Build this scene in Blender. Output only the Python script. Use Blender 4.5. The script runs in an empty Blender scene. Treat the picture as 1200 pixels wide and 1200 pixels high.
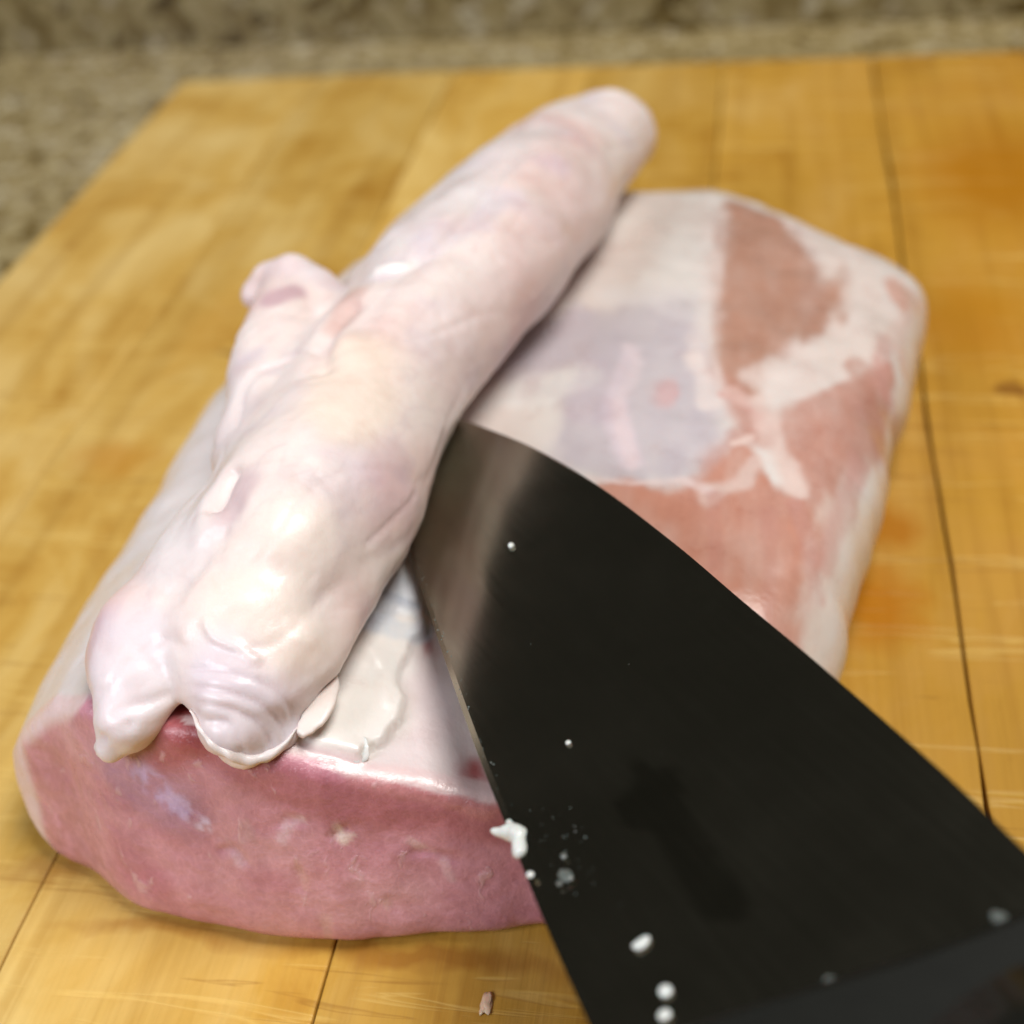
import bpy, bmesh, math, random, sys
import numpy as np
from mathutils import Vector, Matrix

S = bpy.context.scene
COL = S.collection
rng = np.random.default_rng(7)

# ------------------------------------------------------------------ camera
AX = np.array([[0.9846, -0.0217, -0.1737], [0.1504, 0.6123, 0.7762], [-0.0895, 0.7904, -0.6061]])
CAM = np.array([0.0, 0.0, 0.19])
cam_data = bpy.data.cameras.new('camera')
cam = bpy.data.objects.new('camera', cam_data); COL.objects.link(cam)
cam_data.sensor_width = 36.0
cam_data.lens = 48.0
cam_data.clip_start = 0.005
cam_data.clip_end = 20.0
q, _ = np.linalg.qr(AX)
q = q * np.sign(np.sum(q * AX, axis=0))
m = Matrix.Identity(4)
for i in range(3):
    m[i][0], m[i][1], m[i][2], m[i][3] = q[i, 0], q[i, 1], -q[i, 2], CAM[i]
cam.matrix_world = m
cam_data.dof.use_dof = True
cam_data.dof.focus_distance = 0.205
cam_data.dof.aperture_fstop = 11.5
cam_data.dof.aperture_blades = 0
S.camera = cam

# ------------------------------------------------------------------ world, lamps, exposure
w = bpy.data.worlds.new('World'); S.world = w; w.use_nodes = True
w.node_tree.nodes['Background'].inputs[0].default_value = (1.0, 0.97, 0.84, 1)
w.node_tree.nodes['Background'].inputs[1].default_value = 0.033

def lamp(name, loc, aim, size, power, color):
    d = bpy.data.lights.new(name, 'AREA'); d.shape = 'DISK'; d.size = size; d.energy = power; d.color = color
    o = bpy.data.objects.new(name, d); COL.objects.link(o)
    o.location = loc
    o.rotation_euler = (Vector(aim) - Vector(loc)).to_track_quat('-Z', 'Y').to_euler()
    return o
lamp('ceiling_lamp', (0.28, 0.22, 1.15), (-0.03, 0.25, 0.0), 0.55, 13.8, (1.0, 0.97, 0.925))
lamp('window_light', (-0.75, -0.55, 0.75), (-0.05, 0.2, 0.02), 0.6, 9.9, (0.90, 0.92, 1.0))
S.view_settings.view_transform = 'Standard'
S.view_settings.look = 'None'
S.view_settings.exposure = 0.0
S.view_settings.gamma = 1.0
S.view_settings.use_curve_mapping = False
S.cycles.use_denoising = True

# ------------------------------------------------------------------ helpers
def tag(o, label=None, cat=None, group=None, kind=None):
    if label: o['label'] = label
    if cat: o['category'] = cat
    if group: o['group'] = group
    if kind: o['kind'] = kind
    return o
def empty(name, loc=(0, 0, 0)):
    o = bpy.data.objects.new(name, None); COL.objects.link(o); o.location = loc; o.empty_display_size = 0.01
    return o
def link(name, me, mat=None, parent=None):
    o = bpy.data.objects.new(name, me); COL.objects.link(o)
    if mat: me.materials.append(mat)
    if parent:
        o.parent = parent
        o.matrix_parent_inverse = Matrix.Translation(parent.location).inverted()
    return o
def mesh_from(name, V, F, smooth=True):
    me = bpy.data.meshes.new(name)
    me.from_pydata([tuple(map(float, v)) for v in V], [], [tuple(map(int, f)) for f in F])
    if smooth: me.polygons.foreach_set('use_smooth', np.ones(len(me.polygons), bool))
    me.update()
    return me
def lin(c):
    c = np.asarray(c, float) / 255.0
    return np.where(c <= 0.04045, c / 12.92, ((c + 0.055) / 1.055) ** 2.4)
def sstep(a, b, x):
    t = np.clip((x - a) / (b - a), 0, 1); return t * t * (3 - 2 * t)
def hash3(i, j, k, seed):
    n = (i * 374761393 + j * 668265263 + k * 2147483647 + seed * 974634777) & 0xffffffff
    n = ((n ^ (n >> 13)) * 1274126177) & 0xffffffff
    n = ((n ^ (n >> 16)) * 2246822519) & 0xffffffff
    return ((n ^ (n >> 15)) & 0xffff).astype(np.float32) / 32767.5 - 1.0
def vnoise(P, seed=0):
    P = np.asarray(P); I = np.floor(P).astype(np.int64); fr = (P - I).astype(np.float32)
    u = fr * fr * fr * (fr * (fr * 6 - 15) + 10)
    out = 0
    for a in (0, 1):
        for b in (0, 1):
            for c in (0, 1):
                wgt = (u[:, 0] if a else 1 - u[:, 0]) * (u[:, 1] if b else 1 - u[:, 1]) * (u[:, 2] if c else 1 - u[:, 2])
                out = out + wgt * hash3(I[:, 0] + a, I[:, 1] + b, I[:, 2] + c, seed)
    return out
def fbm(P, freq, oct=3, seed=0):
    P = np.asarray(P); r = 0; a = 1.0; t = 0
    for o in range(oct):
        r = r + a * vnoise(P * freq * (2.03 ** o) + 17.3 * o, seed + o); t += a; a *= 0.5
    return r / t
def catmull(P, n=8, closed=False):
    P = np.asarray(P, float); out = []
    N = len(P)
    for i in range(N if closed else N - 1):
        if closed: a, b, c, d = P[(i - 1) % N], P[i], P[(i + 1) % N], P[(i + 2) % N]
        else: a, b, c, d = P[max(i - 1, 0)], P[i], P[i + 1], P[min(i + 2, N - 1)]
        for t in np.arange(n) / n:
            out.append(0.5 * ((2 * b) + (c - a) * t + (2 * a - 5 * b + 4 * c - d) * t * t + (3 * b - a - 3 * c + d) * t ** 3))
    if not closed: out.append(P[-1])
    return np.array(out)
def poly_sd(Q, poly):
    """signed distance (negative inside) of 2D points to a closed polygon"""
    d = np.full(len(Q), 1e9); inside = np.zeros(len(Q), bool)
    n = len(poly)
    for i in range(n):
        a, b = poly[i], poly[(i + 1) % n]
        e = b - a; wv = Q - a
        t = np.clip((wv @ e) / max(e @ e, 1e-12), 0, 1)
        d = np.minimum(d, np.sum((wv - t[:, None] * e) ** 2, 1))
        c = (a[1] > Q[:, 1]) != (b[1] > Q[:, 1])
        if c.any():
            xi = (b[0] - a[0]) * (Q[:, 1] - a[1]) / ((b[1] - a[1]) if abs(b[1] - a[1]) > 1e-12 else 1e-12) + a[0]
            inside ^= c & (Q[:, 0] < xi)
    return np.where(inside, -1, 1) * np.sqrt(d)
def seg_dist(V, pts):
    """distance of 3D points to a polyline and the parameter 0..1 along it"""
    pts = np.asarray(pts); d = np.full(len(V), 1e9); T = np.zeros(len(V)); n = max(len(pts) - 1, 1)
    if len(pts) == 1: return np.linalg.norm(V - pts[0], axis=1), T
    for i in range(n):
        a, b = pts[i], pts[i + 1]; e = b - a; wv = V - a
        t = np.clip((wv @ e) / max(e @ e, 1e-12), 0, 1)
        dd = np.sum((wv - t[:, None] * e) ** 2, 1)
        m_ = dd < d; d[m_] = dd[m_]; T[m_] = (i + t[m_]) / n
    return np.sqrt(d), T
def smin(a, b, k):
    h = np.clip(0.5 + 0.5 * (b - a) / k, 0, 1); return b * (1 - h) + a * h - k * h * (1 - h)
def smax(a, b, k): return -smin(-a, -b, k)

def surface_nets(D, org, h):
    """a closed quad mesh of the zero level of the sampled distance field D"""
    nx, ny, nz = D.shape
    neg = D < 0
    c = neg[:-1, :-1, :-1].astype(np.int8)
    s = np.zeros((nx - 1, ny - 1, nz - 1), np.int8)
    for a in (0, 1):
        for b in (0, 1):
            for d in (0, 1):
                s += neg[a:nx - 1 + a, b:ny - 1 + b, d:nz - 1 + d]
    act = (s > 0) & (s < 8)
    ci, cj, ck = np.nonzero(act)
    idx = np.full(act.shape, -1, np.int64); idx[ci, cj, ck] = np.arange(len(ci))
    corners = [(a, b, d) for a in (0, 1) for b in (0, 1) for d in (0, 1)]
    val = {q_: D[ci + q_[0], cj + q_[1], ck + q_[2]] for q_ in corners}
    acc = np.zeros((len(ci), 3)); cnt = np.zeros(len(ci))
    for q_ in corners:
        for ax in range(3):
            if q_[ax] == 0:
                r_ = list(q_); r_[ax] = 1; r_ = tuple(r_)
                v0, v1 = val[q_], val[r_]; x = (v0 < 0) != (v1 < 0)
                t = np.where(x, v0 / np.where(x, v0 - v1, 1), 0)
                p = np.zeros((len(ci), 3)); p[:] = q_; p[:, ax] = t
                acc += p * x[:, None]; cnt += x
    V = (np.stack([ci, cj, ck], 1) + acc / cnt[:, None]) * h + org
    F = []
    for ax in range(3):
        sl0 = [slice(None)] * 3; sl1 = [slice(None)] * 3
        sl0[ax] = slice(0, -1); sl1[ax] = slice(1, None)
        e = neg[tuple(sl0)] != neg[tuple(sl1)]
        up = neg[tuple(sl0)]
        u, v = [(1, 2), (2, 0), (0, 1)][ax]
        I = np.argwhere(e)
        ok = (I[:, u] > 0) & (I[:, v] > 0) & (I[:, u] < D.shape[u] - 1) & (I[:, v] < D.shape[v] - 1)
        I = I[ok]
        def g(du, dv):
            J = I.copy(); J[:, u] += du; J[:, v] += dv; return idx[J[:, 0], J[:, 1], J[:, 2]]
        q4 = np.stack([g(-1, -1), g(0, -1), g(0, 0), g(-1, 0)], 1)
        fl = ~up[I[:, 0], I[:, 1], I[:, 2]]
        q4[fl] = q4[fl][:, ::-1]
        F.append(q4)
    F = np.concatenate(F); F = F[(F >= 0).all(1)]
    return V, F
def fast_mesh(name, V, F):
    me = bpy.data.meshes.new(name)
    me.vertices.add(len(V)); me.vertices.foreach_set('co', np.asarray(V, np.float32).ravel())
    me.loops.add(F.size); me.loops.foreach_set('vertex_index', F.astype(np.int32).ravel())
    me.polygons.add(len(F)); me.polygons.foreach_set('loop_start', np.arange(0, F.size, F.shape[1], dtype=np.int32))
    try: me.polygons.foreach_set('loop_total', np.full(len(F), F.shape[1], np.int32))
    except Exception: pass
    me.polygons.foreach_set('use_smooth', np.ones(len(F), bool))
    me.update(calc_edges=True); me.validate()
    return me
def normals(V, F):
    n = np.cross(V[F[:, 2]] - V[F[:, 0]], V[F[:, 3]] - V[F[:, 1]])
    N = np.zeros_like(V)
    for k in range(4):
        for a in range(3): N[:, a] += np.bincount(F[:, k], n[:, a], len(V))
    return N / np.maximum(np.linalg.norm(N, axis=1), 1e-12)[:, None]
def relax(V, F, it=2, f=0.5):
    for _ in range(it):
        A = np.zeros_like(V); c = np.zeros(len(V))
        for k in range(4):
            for kk in (1, 3):
                j = F[:, (k + kk) % 4]
                for a in range(3): A[:, a] += np.bincount(F[:, k], V[j, a], len(V))
                c += np.bincount(F[:, k], minlength=len(V))
        V = V + f * (A / c[:, None] - V)
    return V
def set_col(me, name, C):
    a = me.attributes.new(name, 'FLOAT_COLOR', 'POINT')
    C4 = np.ones((len(C), 4), np.float32); C4[:, :C.shape[1]] = C
    a.data.foreach_set('color', C4.ravel())
def set_f(me, name, v):
    a = me.attributes.new(name, 'FLOAT', 'POINT'); a.data.foreach_set('value', np.asarray(v, np.float32))

# ------------------------------------------------------------------ measured positions
# positions in metres on the board (x right, y away, z up): volumes carry a radius as fourth number
BN = np.array([-0.2532, -0.0022, 0.9674])
LOIN_SIDE = [(-0.122, 0.09), (-0.1285, 0.14), (-0.128, 0.165), (-0.128, 0.2), (-0.1275, 0.24), (-0.122, 0.272), (-0.108, 0.298), (-0.09, 0.325), (-0.07, 0.345), (-0.03, 0.356), (-0.009, 0.357), (0.012, 0.341), (0.028, 0.326), (0.0385, 0.315), (0.0405, 0.302), (0.035, 0.268), (0.0295, 0.243), (0.0255, 0.219), (0.021, 0.2), (0.0165, 0.184), (0.0125, 0.17), (0.004, 0.141), (-0.004, 0.09)]
POINTS = {
    'front_cut': [[-0.1357,0.15356,0.0],[-0.12663,0.14319,0.0],[-0.12072,0.13926,0.0],[-0.11288,0.13619,0.0],[-0.10142,0.12932,-0.0],[-0.08277,0.12621,0.0],[-0.06499,0.12598,0.0],[-0.04827,0.12862,0.0],[-0.03172,0.13156,0.0],[-0.01532,0.13546,0.0]],
    'flap_add_main': [[-0.04187,0.35308,0.044,0.01387],[-0.04937,0.32461,0.047,0.01736],[-0.05603,0.28929,0.051,0.02011],[-0.06476,0.24913,0.053,0.01978],[-0.07152,0.21747,0.053,0.01784],[-0.07366,0.18779,0.053,0.01752],[-0.07637,0.1662,0.052,0.01723],[-0.07886,0.15501,0.049,0.01399]],
    'flap_add_left': [[-0.09609,0.24444,0.056,0.00647],[-0.09469,0.22525,0.056,0.00783],[-0.09123,0.20664,0.054,0.00808],[-0.08601,0.18361,0.053,0.00812],[-0.08792,0.16818,0.05,0.00807],[-0.09121,0.15303,0.048,0.00855],[-0.09548,0.1456,0.045,0.00788]],
    'flap_add_lobe_left': [[-0.09575,0.14888,0.046,0.0085],[-0.09545,0.14219,0.044,0.00767],[-0.09535,0.13617,0.042,0.00583],[-0.09824,0.13244,0.0385,0.00278]],
    'flap_add_bump': [[-0.09253,0.19243,0.055,0.00278],[-0.09235,0.18721,0.054,0.00244]],
    'flap_add_fill': [[-0.08925,0.17323,0.0515,0.00819],[-0.08851,0.15929,0.05,0.00867],[-0.08586,0.14972,0.0485,0.00813],[-0.08136,0.1448,0.046,0.00641]],
    'flap_add_right': [[-0.06805,0.17959,0.049,0.00976],[-0.06749,0.1622,0.0465,0.00814],[-0.06978,0.14792,0.0455,0.0067]],
    'flap_add_bridge': [[-0.09477,0.15088,0.047,0.00688],[-0.08716,0.14789,0.047,0.00623],[-0.08004,0.14575,0.047,0.00668]],
    'flap_add_lobe_mid': [[-0.09208,0.14424,0.045,0.00567],[-0.09085,0.13915,0.043,0.00399],[-0.09468,0.1345,0.04,0.00265]],
    'flap_add_main_left': [[-0.05377,0.34824,0.042,0.01339],[-0.06564,0.31594,0.0425,0.01427],[-0.07421,0.28461,0.0435,0.01452],[-0.07813,0.25287,0.046,0.01374]],
    'flap_add_lobe_right': [[-0.07798,0.14861,0.049,0.01125],[-0.07605,0.14134,0.046,0.00893],[-0.07575,0.13625,0.0425,0.00625],[-0.07503,0.13452,0.0395,0.00443],[-0.0714,0.13642,0.04,0.00366]],
    'flap_add_lobe_far': [[-0.07288,0.14616,0.047,0.00798],[-0.07179,0.14047,0.044,0.00525],[-0.07145,0.13725,0.041,0.00314]],
    'flap_add_tab': [[-0.10522,0.24818,0.054,0.0033],[-0.10251,0.25023,0.058,0.0031],[-0.09673,0.24939,0.06,0.00361],[-0.09116,0.24625,0.058,0.00359],[-0.08712,0.2354,0.056,0.00384]],
    'flap_cut_notch': [[-0.0857,0.13489,0.036,0.00293],[-0.08693,0.13923,0.039,0.00228],[-0.0877,0.14196,0.0415,0.00121],[-0.08734,0.14199,0.043,0.00067]],
    'flap_cut_rag_right': [[-0.0849,0.13576,0.0405,0.00105],[-0.08137,0.13175,0.039,0.00208],[-0.07629,0.12891,0.038,0.00257],[-0.07203,0.12821,0.038,0.00255],[-0.06794,0.13008,0.0385,0.0023],[-0.06543,0.1339,0.039,0.00129]],
    'flap_cut_rag_left': [[-0.08637,0.13674,0.0405,0.00079],[-0.08776,0.13294,0.0395,0.00197],[-0.09131,0.1284,0.0385,0.00259],[-0.095,0.1262,0.038,0.00232]],
    'flap_cut_tab': [[-0.09223,0.22386,0.066,0.00232],[-0.09067,0.22622,0.066,0.002],[-0.08776,0.22516,0.066,0.00133]],
    'fr_seam': [[-0.10924,0.20913,0.03372],[-0.08154,0.16204,0.06394],[-0.0845,0.15566,0.06032],[-0.08806,0.14932,0.05682],[-0.09178,0.1488,0.05536]],
    'fr_fold1': [[-0.09014,0.18832,0.05972],[-0.09246,0.19874,0.06009],[-0.091,0.20689,0.06105],[-0.08494,0.20986,0.0624],[-0.07765,0.2044,0.06698]],
    'fr_fold2': [[-0.07473,0.19529,0.06692],[-0.07864,0.21074,0.06645],[-0.07486,0.22279,0.06778]],
    'fr_fold3': [[-0.0751,0.23,0.06662],[-0.06918,0.23493,0.06768],[-0.06248,0.24501,0.06805],[-0.0558,0.27956,0.06715],[-0.04934,0.30129,0.06475]],
    'fr_fold4': [[-0.06094,0.16343,0.05478],[-0.05845,0.17087,0.05424],[-0.05628,0.18053,0.0532]],
    'fr_ridge1': [[-0.08139,0.14361,0.05659],[-0.07942,0.14111,0.05498],[-0.07546,0.13984,0.05393],[-0.07166,0.13863,0.05179]],
    'fr_lob1': [[-0.09533,0.13252,0.04579],[-0.09036,0.13495,0.0462],[-0.08655,0.13759,0.04597]],
    'fr_lob2': [[-0.09735,0.13123,0.04178],[-0.09132,0.1325,0.04479]],
    'fr_rl1': [[-0.08274,0.13585,0.04941],[-0.07665,0.13412,0.05045],[-0.0713,0.13447,0.04739],[-0.06909,0.13483,0.04241],[-0.06881,0.13369,0.0401]],
    'fr_rl2': [[-0.08234,0.13455,0.04804],[-0.07625,0.13268,0.04836],[-0.07244,0.13308,0.04568],[-0.07078,0.13283,0.04238],[-0.07082,0.1322,0.03932]],
    'fr_rl3': [[-0.07997,0.1322,0.04607],[-0.07635,0.13161,0.04639],[-0.07462,0.13066,0.04442],[-0.07409,0.13021,0.0407]],
    'fr_rl4': [[-0.08374,0.13807,0.05075],[-0.07703,0.13646,0.05218],[-0.07045,0.13658,0.04944],[-0.06795,0.13671,0.04477],[-0.06781,0.13546,0.0409]],
    'fr_shred': [[-0.07517,0.23414,0.06591],[-0.07204,0.23564,0.06696],[-0.06741,0.23655,0.06793]],
    'fr_plane': [[-0.07063,0.20557,0.06771],[-0.06984,0.22686,0.06828],[-0.05968,0.24883,0.068],[-0.05293,0.27319,0.06697]],
    'fr_under': [[-0.08386,0.17172,0.06441],[-0.08496,0.16677,0.06336],[-0.08517,0.16134,0.06267]],
    'fr_line5': [[-0.08101,0.16023,0.06365],[-0.08289,0.1553,0.06066],[-0.08574,0.15175,0.05832]],
    'lr_film1': [[-0.06457,0.17295,0.03671],[-0.05981,0.17167,0.03586],[-0.05546,0.17067,0.03498]],
    'lr_film2': [[-0.06372,0.16781,0.03637],[-0.05887,0.1672,0.03557],[-0.0551,0.16736,0.03482]],
    'lr_film3': [[-0.0635,0.15885,0.03642],[-0.05856,0.15249,0.03508],[-0.05734,0.14555,0.03444]],
    'lr_tear1': [[-0.06382,0.12914,0.0236],[-0.06168,0.1298,0.02504],[-0.06033,0.13027,0.02562]],
    'lr_tear2': [[-0.08295,0.12874,0.01904],[-0.07965,0.12855,0.02068],[-0.07789,0.12768,0.01771]],
    'lr_tear3': [[-0.07247,0.12928,0.02566],[-0.06948,0.12974,0.02743],[-0.06684,0.12969,0.02672]],
    'lr_tear4': [[-0.05169,0.13062,0.01986],[-0.04772,0.13114,0.0196],[-0.04383,0.13118,0.01786]],
    'lr_tear5': [[-0.05572,0.12808,0.01204],[-0.05474,0.12759,0.00839]],
    'lr_tear6': [[-0.06927,0.12779,0.01848],[-0.06965,0.12669,0.01341]],
    'ft_shred': [[-0.07517,0.23414,0.06591],[-0.07204,0.23564,0.06696],[-0.06741,0.23655,0.06793]],
    'ft_left_grey': [[-0.0938,0.19611,0.05902],[-0.09091,0.15604,0.05805]],
    'ft_warm1': [[-0.0695,0.20062,0.06715],[-0.06867,0.18486,0.06674]],
    'ft_warm2': [[-0.07141,0.1548,0.06146],[-0.07495,0.14631,0.05827],[-0.07075,0.14316,0.05439]],
    'ft_pink1': [[-0.07755,0.21629,0.06687],[-0.07729,0.22495,0.06661]],
    'ft_pink2': [[-0.08121,0.16582,0.0645],[-0.08187,0.16212,0.06387]],
    'ft_pink3': [[-0.0568,0.21024,0.05947],[-0.05317,0.22713,0.06059],[-0.04383,0.25693,0.05985],[-0.03695,0.29327,0.05645]],
    'ft_lob': [[-0.09412,0.14118,0.05148],[-0.09525,0.13341,0.04635],[-0.09711,0.13098,0.04131]],
    'ft_lob2': [[-0.07709,0.13611,0.05198],[-0.0722,0.13343,0.04605]],
    'ft_farleft': [[-0.07962,0.24576,0.06212],[-0.06693,0.26728,0.06702],[-0.05535,0.31405,0.06279]],
    'ft_tab': [[-0.09562,0.2314,0.06221],[-0.09262,0.23608,0.06156]],
    'lp_silver': [[-0.03799,0.27343,0.03523],[-0.05013,0.26154,0.03551],[-0.05507,0.24454,0.03607],[-0.04275,0.23516,0.03578],[-0.03946,0.2299,0.0351],[-0.04176,0.2146,0.0353],[-0.03117,0.2096,0.03465],[-0.01338,0.21197,0.0337],[-0.00566,0.22428,0.03318],[-0.00807,0.2465,0.03296],[-0.0114,0.26245,0.03387],[-0.01417,0.28232,0.03347]],
    'lp_silver2': [[-0.05555,0.24763,0.0363],[-0.03818,0.27527,0.03531],[-0.03094,0.2606,0.03497],[-0.03361,0.2498,0.03503],[-0.04627,0.24773,0.03584]],
    'lp_lean_top': [[-0.00909,0.3441,0.02965],[0.01975,0.30965,0.02988],[0.02171,0.28414,0.03002],[0.01355,0.26632,0.03156],[0.00251,0.25342,0.03293],[-0.00089,0.24128,0.03216],[-0.00817,0.24941,0.03325],[-0.00955,0.26283,0.03364],[-0.00996,0.29081,0.03328]],
    'lp_lean_low': [[-0.02623,0.20938,0.0343],[-0.01317,0.20787,0.03371],[-0.00233,0.2249,0.0328],[0.00271,0.21396,0.03257],[0.01215,0.20578,0.03091],[0.01429,0.19471,0.02783],[0.01111,0.18575,0.02736],[0.00959,0.17287,0.02308],[0.00331,0.15241,0.01959],[-0.0045,0.14071,0.02026],[-0.02476,0.16038,0.0293],[-0.03805,0.19904,0.03476]],
    'lp_lean_mid': [[-0.00817,0.24941,0.03325],[-0.00089,0.24128,0.03216],[0.00348,0.22561,0.0324],[-0.00566,0.22428,0.03318],[-0.00877,0.21827,0.03328],[-0.00414,0.23049,0.03305]],
    'lp_lean_right': [[0.00604,0.23831,0.03208],[0.01671,0.24994,0.03093],[0.02828,0.26496,0.02806],[0.03084,0.25634,0.02259],[0.02594,0.23531,0.02385],[0.01904,0.21816,0.02778],[0.01608,0.20385,0.02851],[0.01205,0.20093,0.03071],[0.00672,0.21459,0.0322]],
    'lp_membrane': [[-0.0566,0.17567,0.03528],[-0.05668,0.15681,0.03484],[-0.0535,0.14473,0.03362],[-0.05718,0.1342,0.03416],[-0.03801,0.13499,0.02804],[-0.04191,0.14334,0.03009],[-0.04906,0.16116,0.03305]],
    'lp_red1': [[-0.05573,0.16615,0.03492],[-0.05348,0.16575,0.03441],[-0.05191,0.16124,0.0338],[-0.05353,0.16076,0.03417]],
    'lp_red2': [[-0.04372,0.13843,0.03049],[-0.04167,0.14181,0.02983],[-0.03688,0.13646,0.02839],[-0.04086,0.13693,0.02948]],
    'lp_pink_corner': [[0.03155,0.30218,0.02795],[0.03761,0.29917,0.0238],[0.03363,0.28803,0.02665],[0.03097,0.29327,0.02824]],
    'lp_spot': [[-0.0208,0.24415,0.03438],[-0.0179,0.2463,0.03388],[-0.01633,0.24092,0.03395],[-0.01852,0.23649,0.03408],[-0.02074,0.23824,0.03439]],
    'lp_bluefilm': [[-0.06445,0.1758,0.03682],[-0.05759,0.17538,0.03548],[-0.05486,0.16538,0.03468],[-0.06216,0.16235,0.03614],[-0.0659,0.16581,0.0367]],
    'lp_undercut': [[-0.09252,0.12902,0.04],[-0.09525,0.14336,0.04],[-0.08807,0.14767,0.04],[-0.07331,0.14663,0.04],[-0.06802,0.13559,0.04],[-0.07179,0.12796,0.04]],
    'lp_whitesheet': [[-0.06806,0.13433,0.03795],[-0.06875,0.14917,0.03775],[-0.06241,0.1634,0.03613],[-0.05565,0.16721,0.03493],[-0.05637,0.16081,0.03495],[-0.05711,0.1548,0.03483],[-0.05468,0.14713,0.03395],[-0.05686,0.14162,0.03435],[-0.05874,0.13554,0.03486]],
    'lt_gap': [[-0.06333,0.18269,0.03702],[-0.06112,0.18548,0.0368]],
    'lt_streak1': [[0.00342,0.25063,0.03255],[0.00785,0.24835,0.03189],[0.01523,0.25988,0.03113],[0.02293,0.27015,0.03037],[0.02869,0.27191,0.02823]],
    'lt_streak2': [[0.00867,0.32737,0.03005],[0.0148,0.31626,0.03006],[0.01665,0.30881,0.03035]],
    'lt_streak3': [[0.01997,0.31507,0.02942],[0.02425,0.29704,0.02963],[0.02515,0.27674,0.0298],[0.01899,0.26386,0.03087]],
    'lt_streak4': [[0.00085,0.24149,0.03204],[0.00348,0.22561,0.0324],[0.00751,0.21216,0.03199]],
    'lt_streak5': [[0.00023,0.21948,0.03258],[-0.00208,0.21173,0.0331],[-0.00754,0.20698,0.0335]],
    'lt_streak6': [[-0.0269,0.25731,0.03477],[-0.02905,0.24009,0.03481],[-0.02706,0.22779,0.03459],[-0.02358,0.21678,0.03407]],
    'lt_streak7': [[-0.05697,0.23411,0.03634],[-0.04679,0.23833,0.03581],[-0.03681,0.24563,0.03548]],
    'lt_streak8': [[-0.01095,0.33197,0.03104],[-0.01056,0.29075,0.03332],[-0.01048,0.26262,0.03377],[-0.00959,0.2397,0.03311]],
    'lt_streak9': [[0.03619,0.27709,0.01838],[0.03253,0.25829,0.01461],[0.02681,0.22993,0.01918],[0.02134,0.20762,0.02153]],
    'lt_streak11': [[0.01863,0.20655,0.02644],[0.01587,0.19299,0.02531],[0.01369,0.18152,0.02322],[0.01215,0.17356,0.02052]],
    'lt_br1': [[-0.02797,0.25892,0.03488],[-0.02502,0.25231,0.03459],[-0.02612,0.24346,0.03479],[-0.02841,0.23702,0.0347]],
    'lt_br2': [[-0.02841,0.23702,0.0347],[-0.02489,0.22238,0.0342],[-0.02314,0.21548,0.03399]],
    'lt_br3': [[-0.00706,0.24261,0.03293],[-0.00264,0.24094,0.03237],[0.00091,0.23439,0.03255]],
    'lt_br4': [[0.00262,0.23144,0.03249],[0.00513,0.22008,0.03224],[0.00907,0.20978,0.03179]],
    'lt_br5': [[-0.004,0.22462,0.03297],[-0.0007,0.22734,0.03278]],
    'lt_br6': [[-0.03123,0.21022,0.0346],[-0.02298,0.2095,0.03409],[-0.01335,0.21139,0.03371],[-0.00838,0.20826,0.03353]],
    'lt_br7': [[0.02869,0.27191,0.02823],[0.02595,0.2552,0.02764],[0.02875,0.2521,0.02317]],
    'lt_br8': [[0.00745,0.20664,0.03214],[0.0104,0.19398,0.0303],[0.01156,0.18604,0.02713]],
    'lt_br9': [[0.0349,0.29142,0.02586],[0.03077,0.27401,0.02699],[0.03221,0.26458,0.02393]],
    'lt_soft1': [[-0.03269,0.27961,0.03508],[-0.02501,0.28249,0.03456],[-0.01686,0.27754,0.03392]],
    'lt_soft2': [[-0.03361,0.2498,0.03503],[-0.03368,0.23323,0.03504]],
    'lt_film1': [[-0.06355,0.1717,0.03646],[-0.05876,0.17022,0.03562],[-0.05494,0.16954,0.03482]],
    'lt_film2': [[-0.06404,0.16412,0.03636],[-0.05806,0.16341,0.03536],[-0.05478,0.165,0.03464]],
    'lt_film3': [[-0.06501,0.15053,0.03663],[-0.06024,0.15383,0.0356],[-0.05791,0.15734,0.03524]],
    'lt_white1': [[-0.01295,0.25568,0.03363],[-0.01162,0.24604,0.03324],[-0.0104,0.238,0.03317]],
    'lt_lean1': [[0.02152,0.25846,0.02987],[0.02467,0.24666,0.02674],[0.02485,0.233,0.02546]],
    'lt_lean2': [[0.02098,0.22522,0.02781],[0.01706,0.20915,0.02844],[0.01271,0.19348,0.0288]],
    'lt_lean3': [[0.02008,0.24525,0.02975],[0.02674,0.23076,0.02072]],
    'lt_fib1': [[-0.00675,0.20702,0.03349],[-0.0063,0.18502,0.03125],[-0.00697,0.17123,0.02774]],
    'lt_fib2': [[0.00354,0.20346,0.03247],[0.00292,0.1825,0.02986],[0.0003,0.16571,0.02553]],
    'lt_streak10': [[-0.00445,0.24381,0.03259],[0.00088,0.23788,0.03231],[0.00178,0.23131,0.03257]],
    'ct_blue': [[-0.09632,0.13354,0.03273],[-0.08961,0.13131,0.02778]],
    'ct_dark_top': [[-0.08315,0.13416,0.04081],[-0.07508,0.13171,0.03648],[-0.06108,0.13115,0.0305],[-0.04573,0.13305,0.02765],[-0.03567,0.13421,0.02316]],
    'ct_red': [[-0.08903,0.13372,0.03895],[-0.08475,0.13521,0.04146]],
    'ct_left': [[-0.11526,0.14023,0.02372],[-0.11785,0.13907,0.01395],[-0.11135,0.13564,0.00972]],
    'ct_l1': [[-0.06279,0.12996,0.02677],[-0.06121,0.12954,0.02336]],
    'ct_l2': [[-0.08095,0.12907,0.02199],[-0.07928,0.12796,0.01827]],
    'ct_l3': [[-0.08884,0.13125,0.02793],[-0.08424,0.13009,0.0246]],
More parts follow.
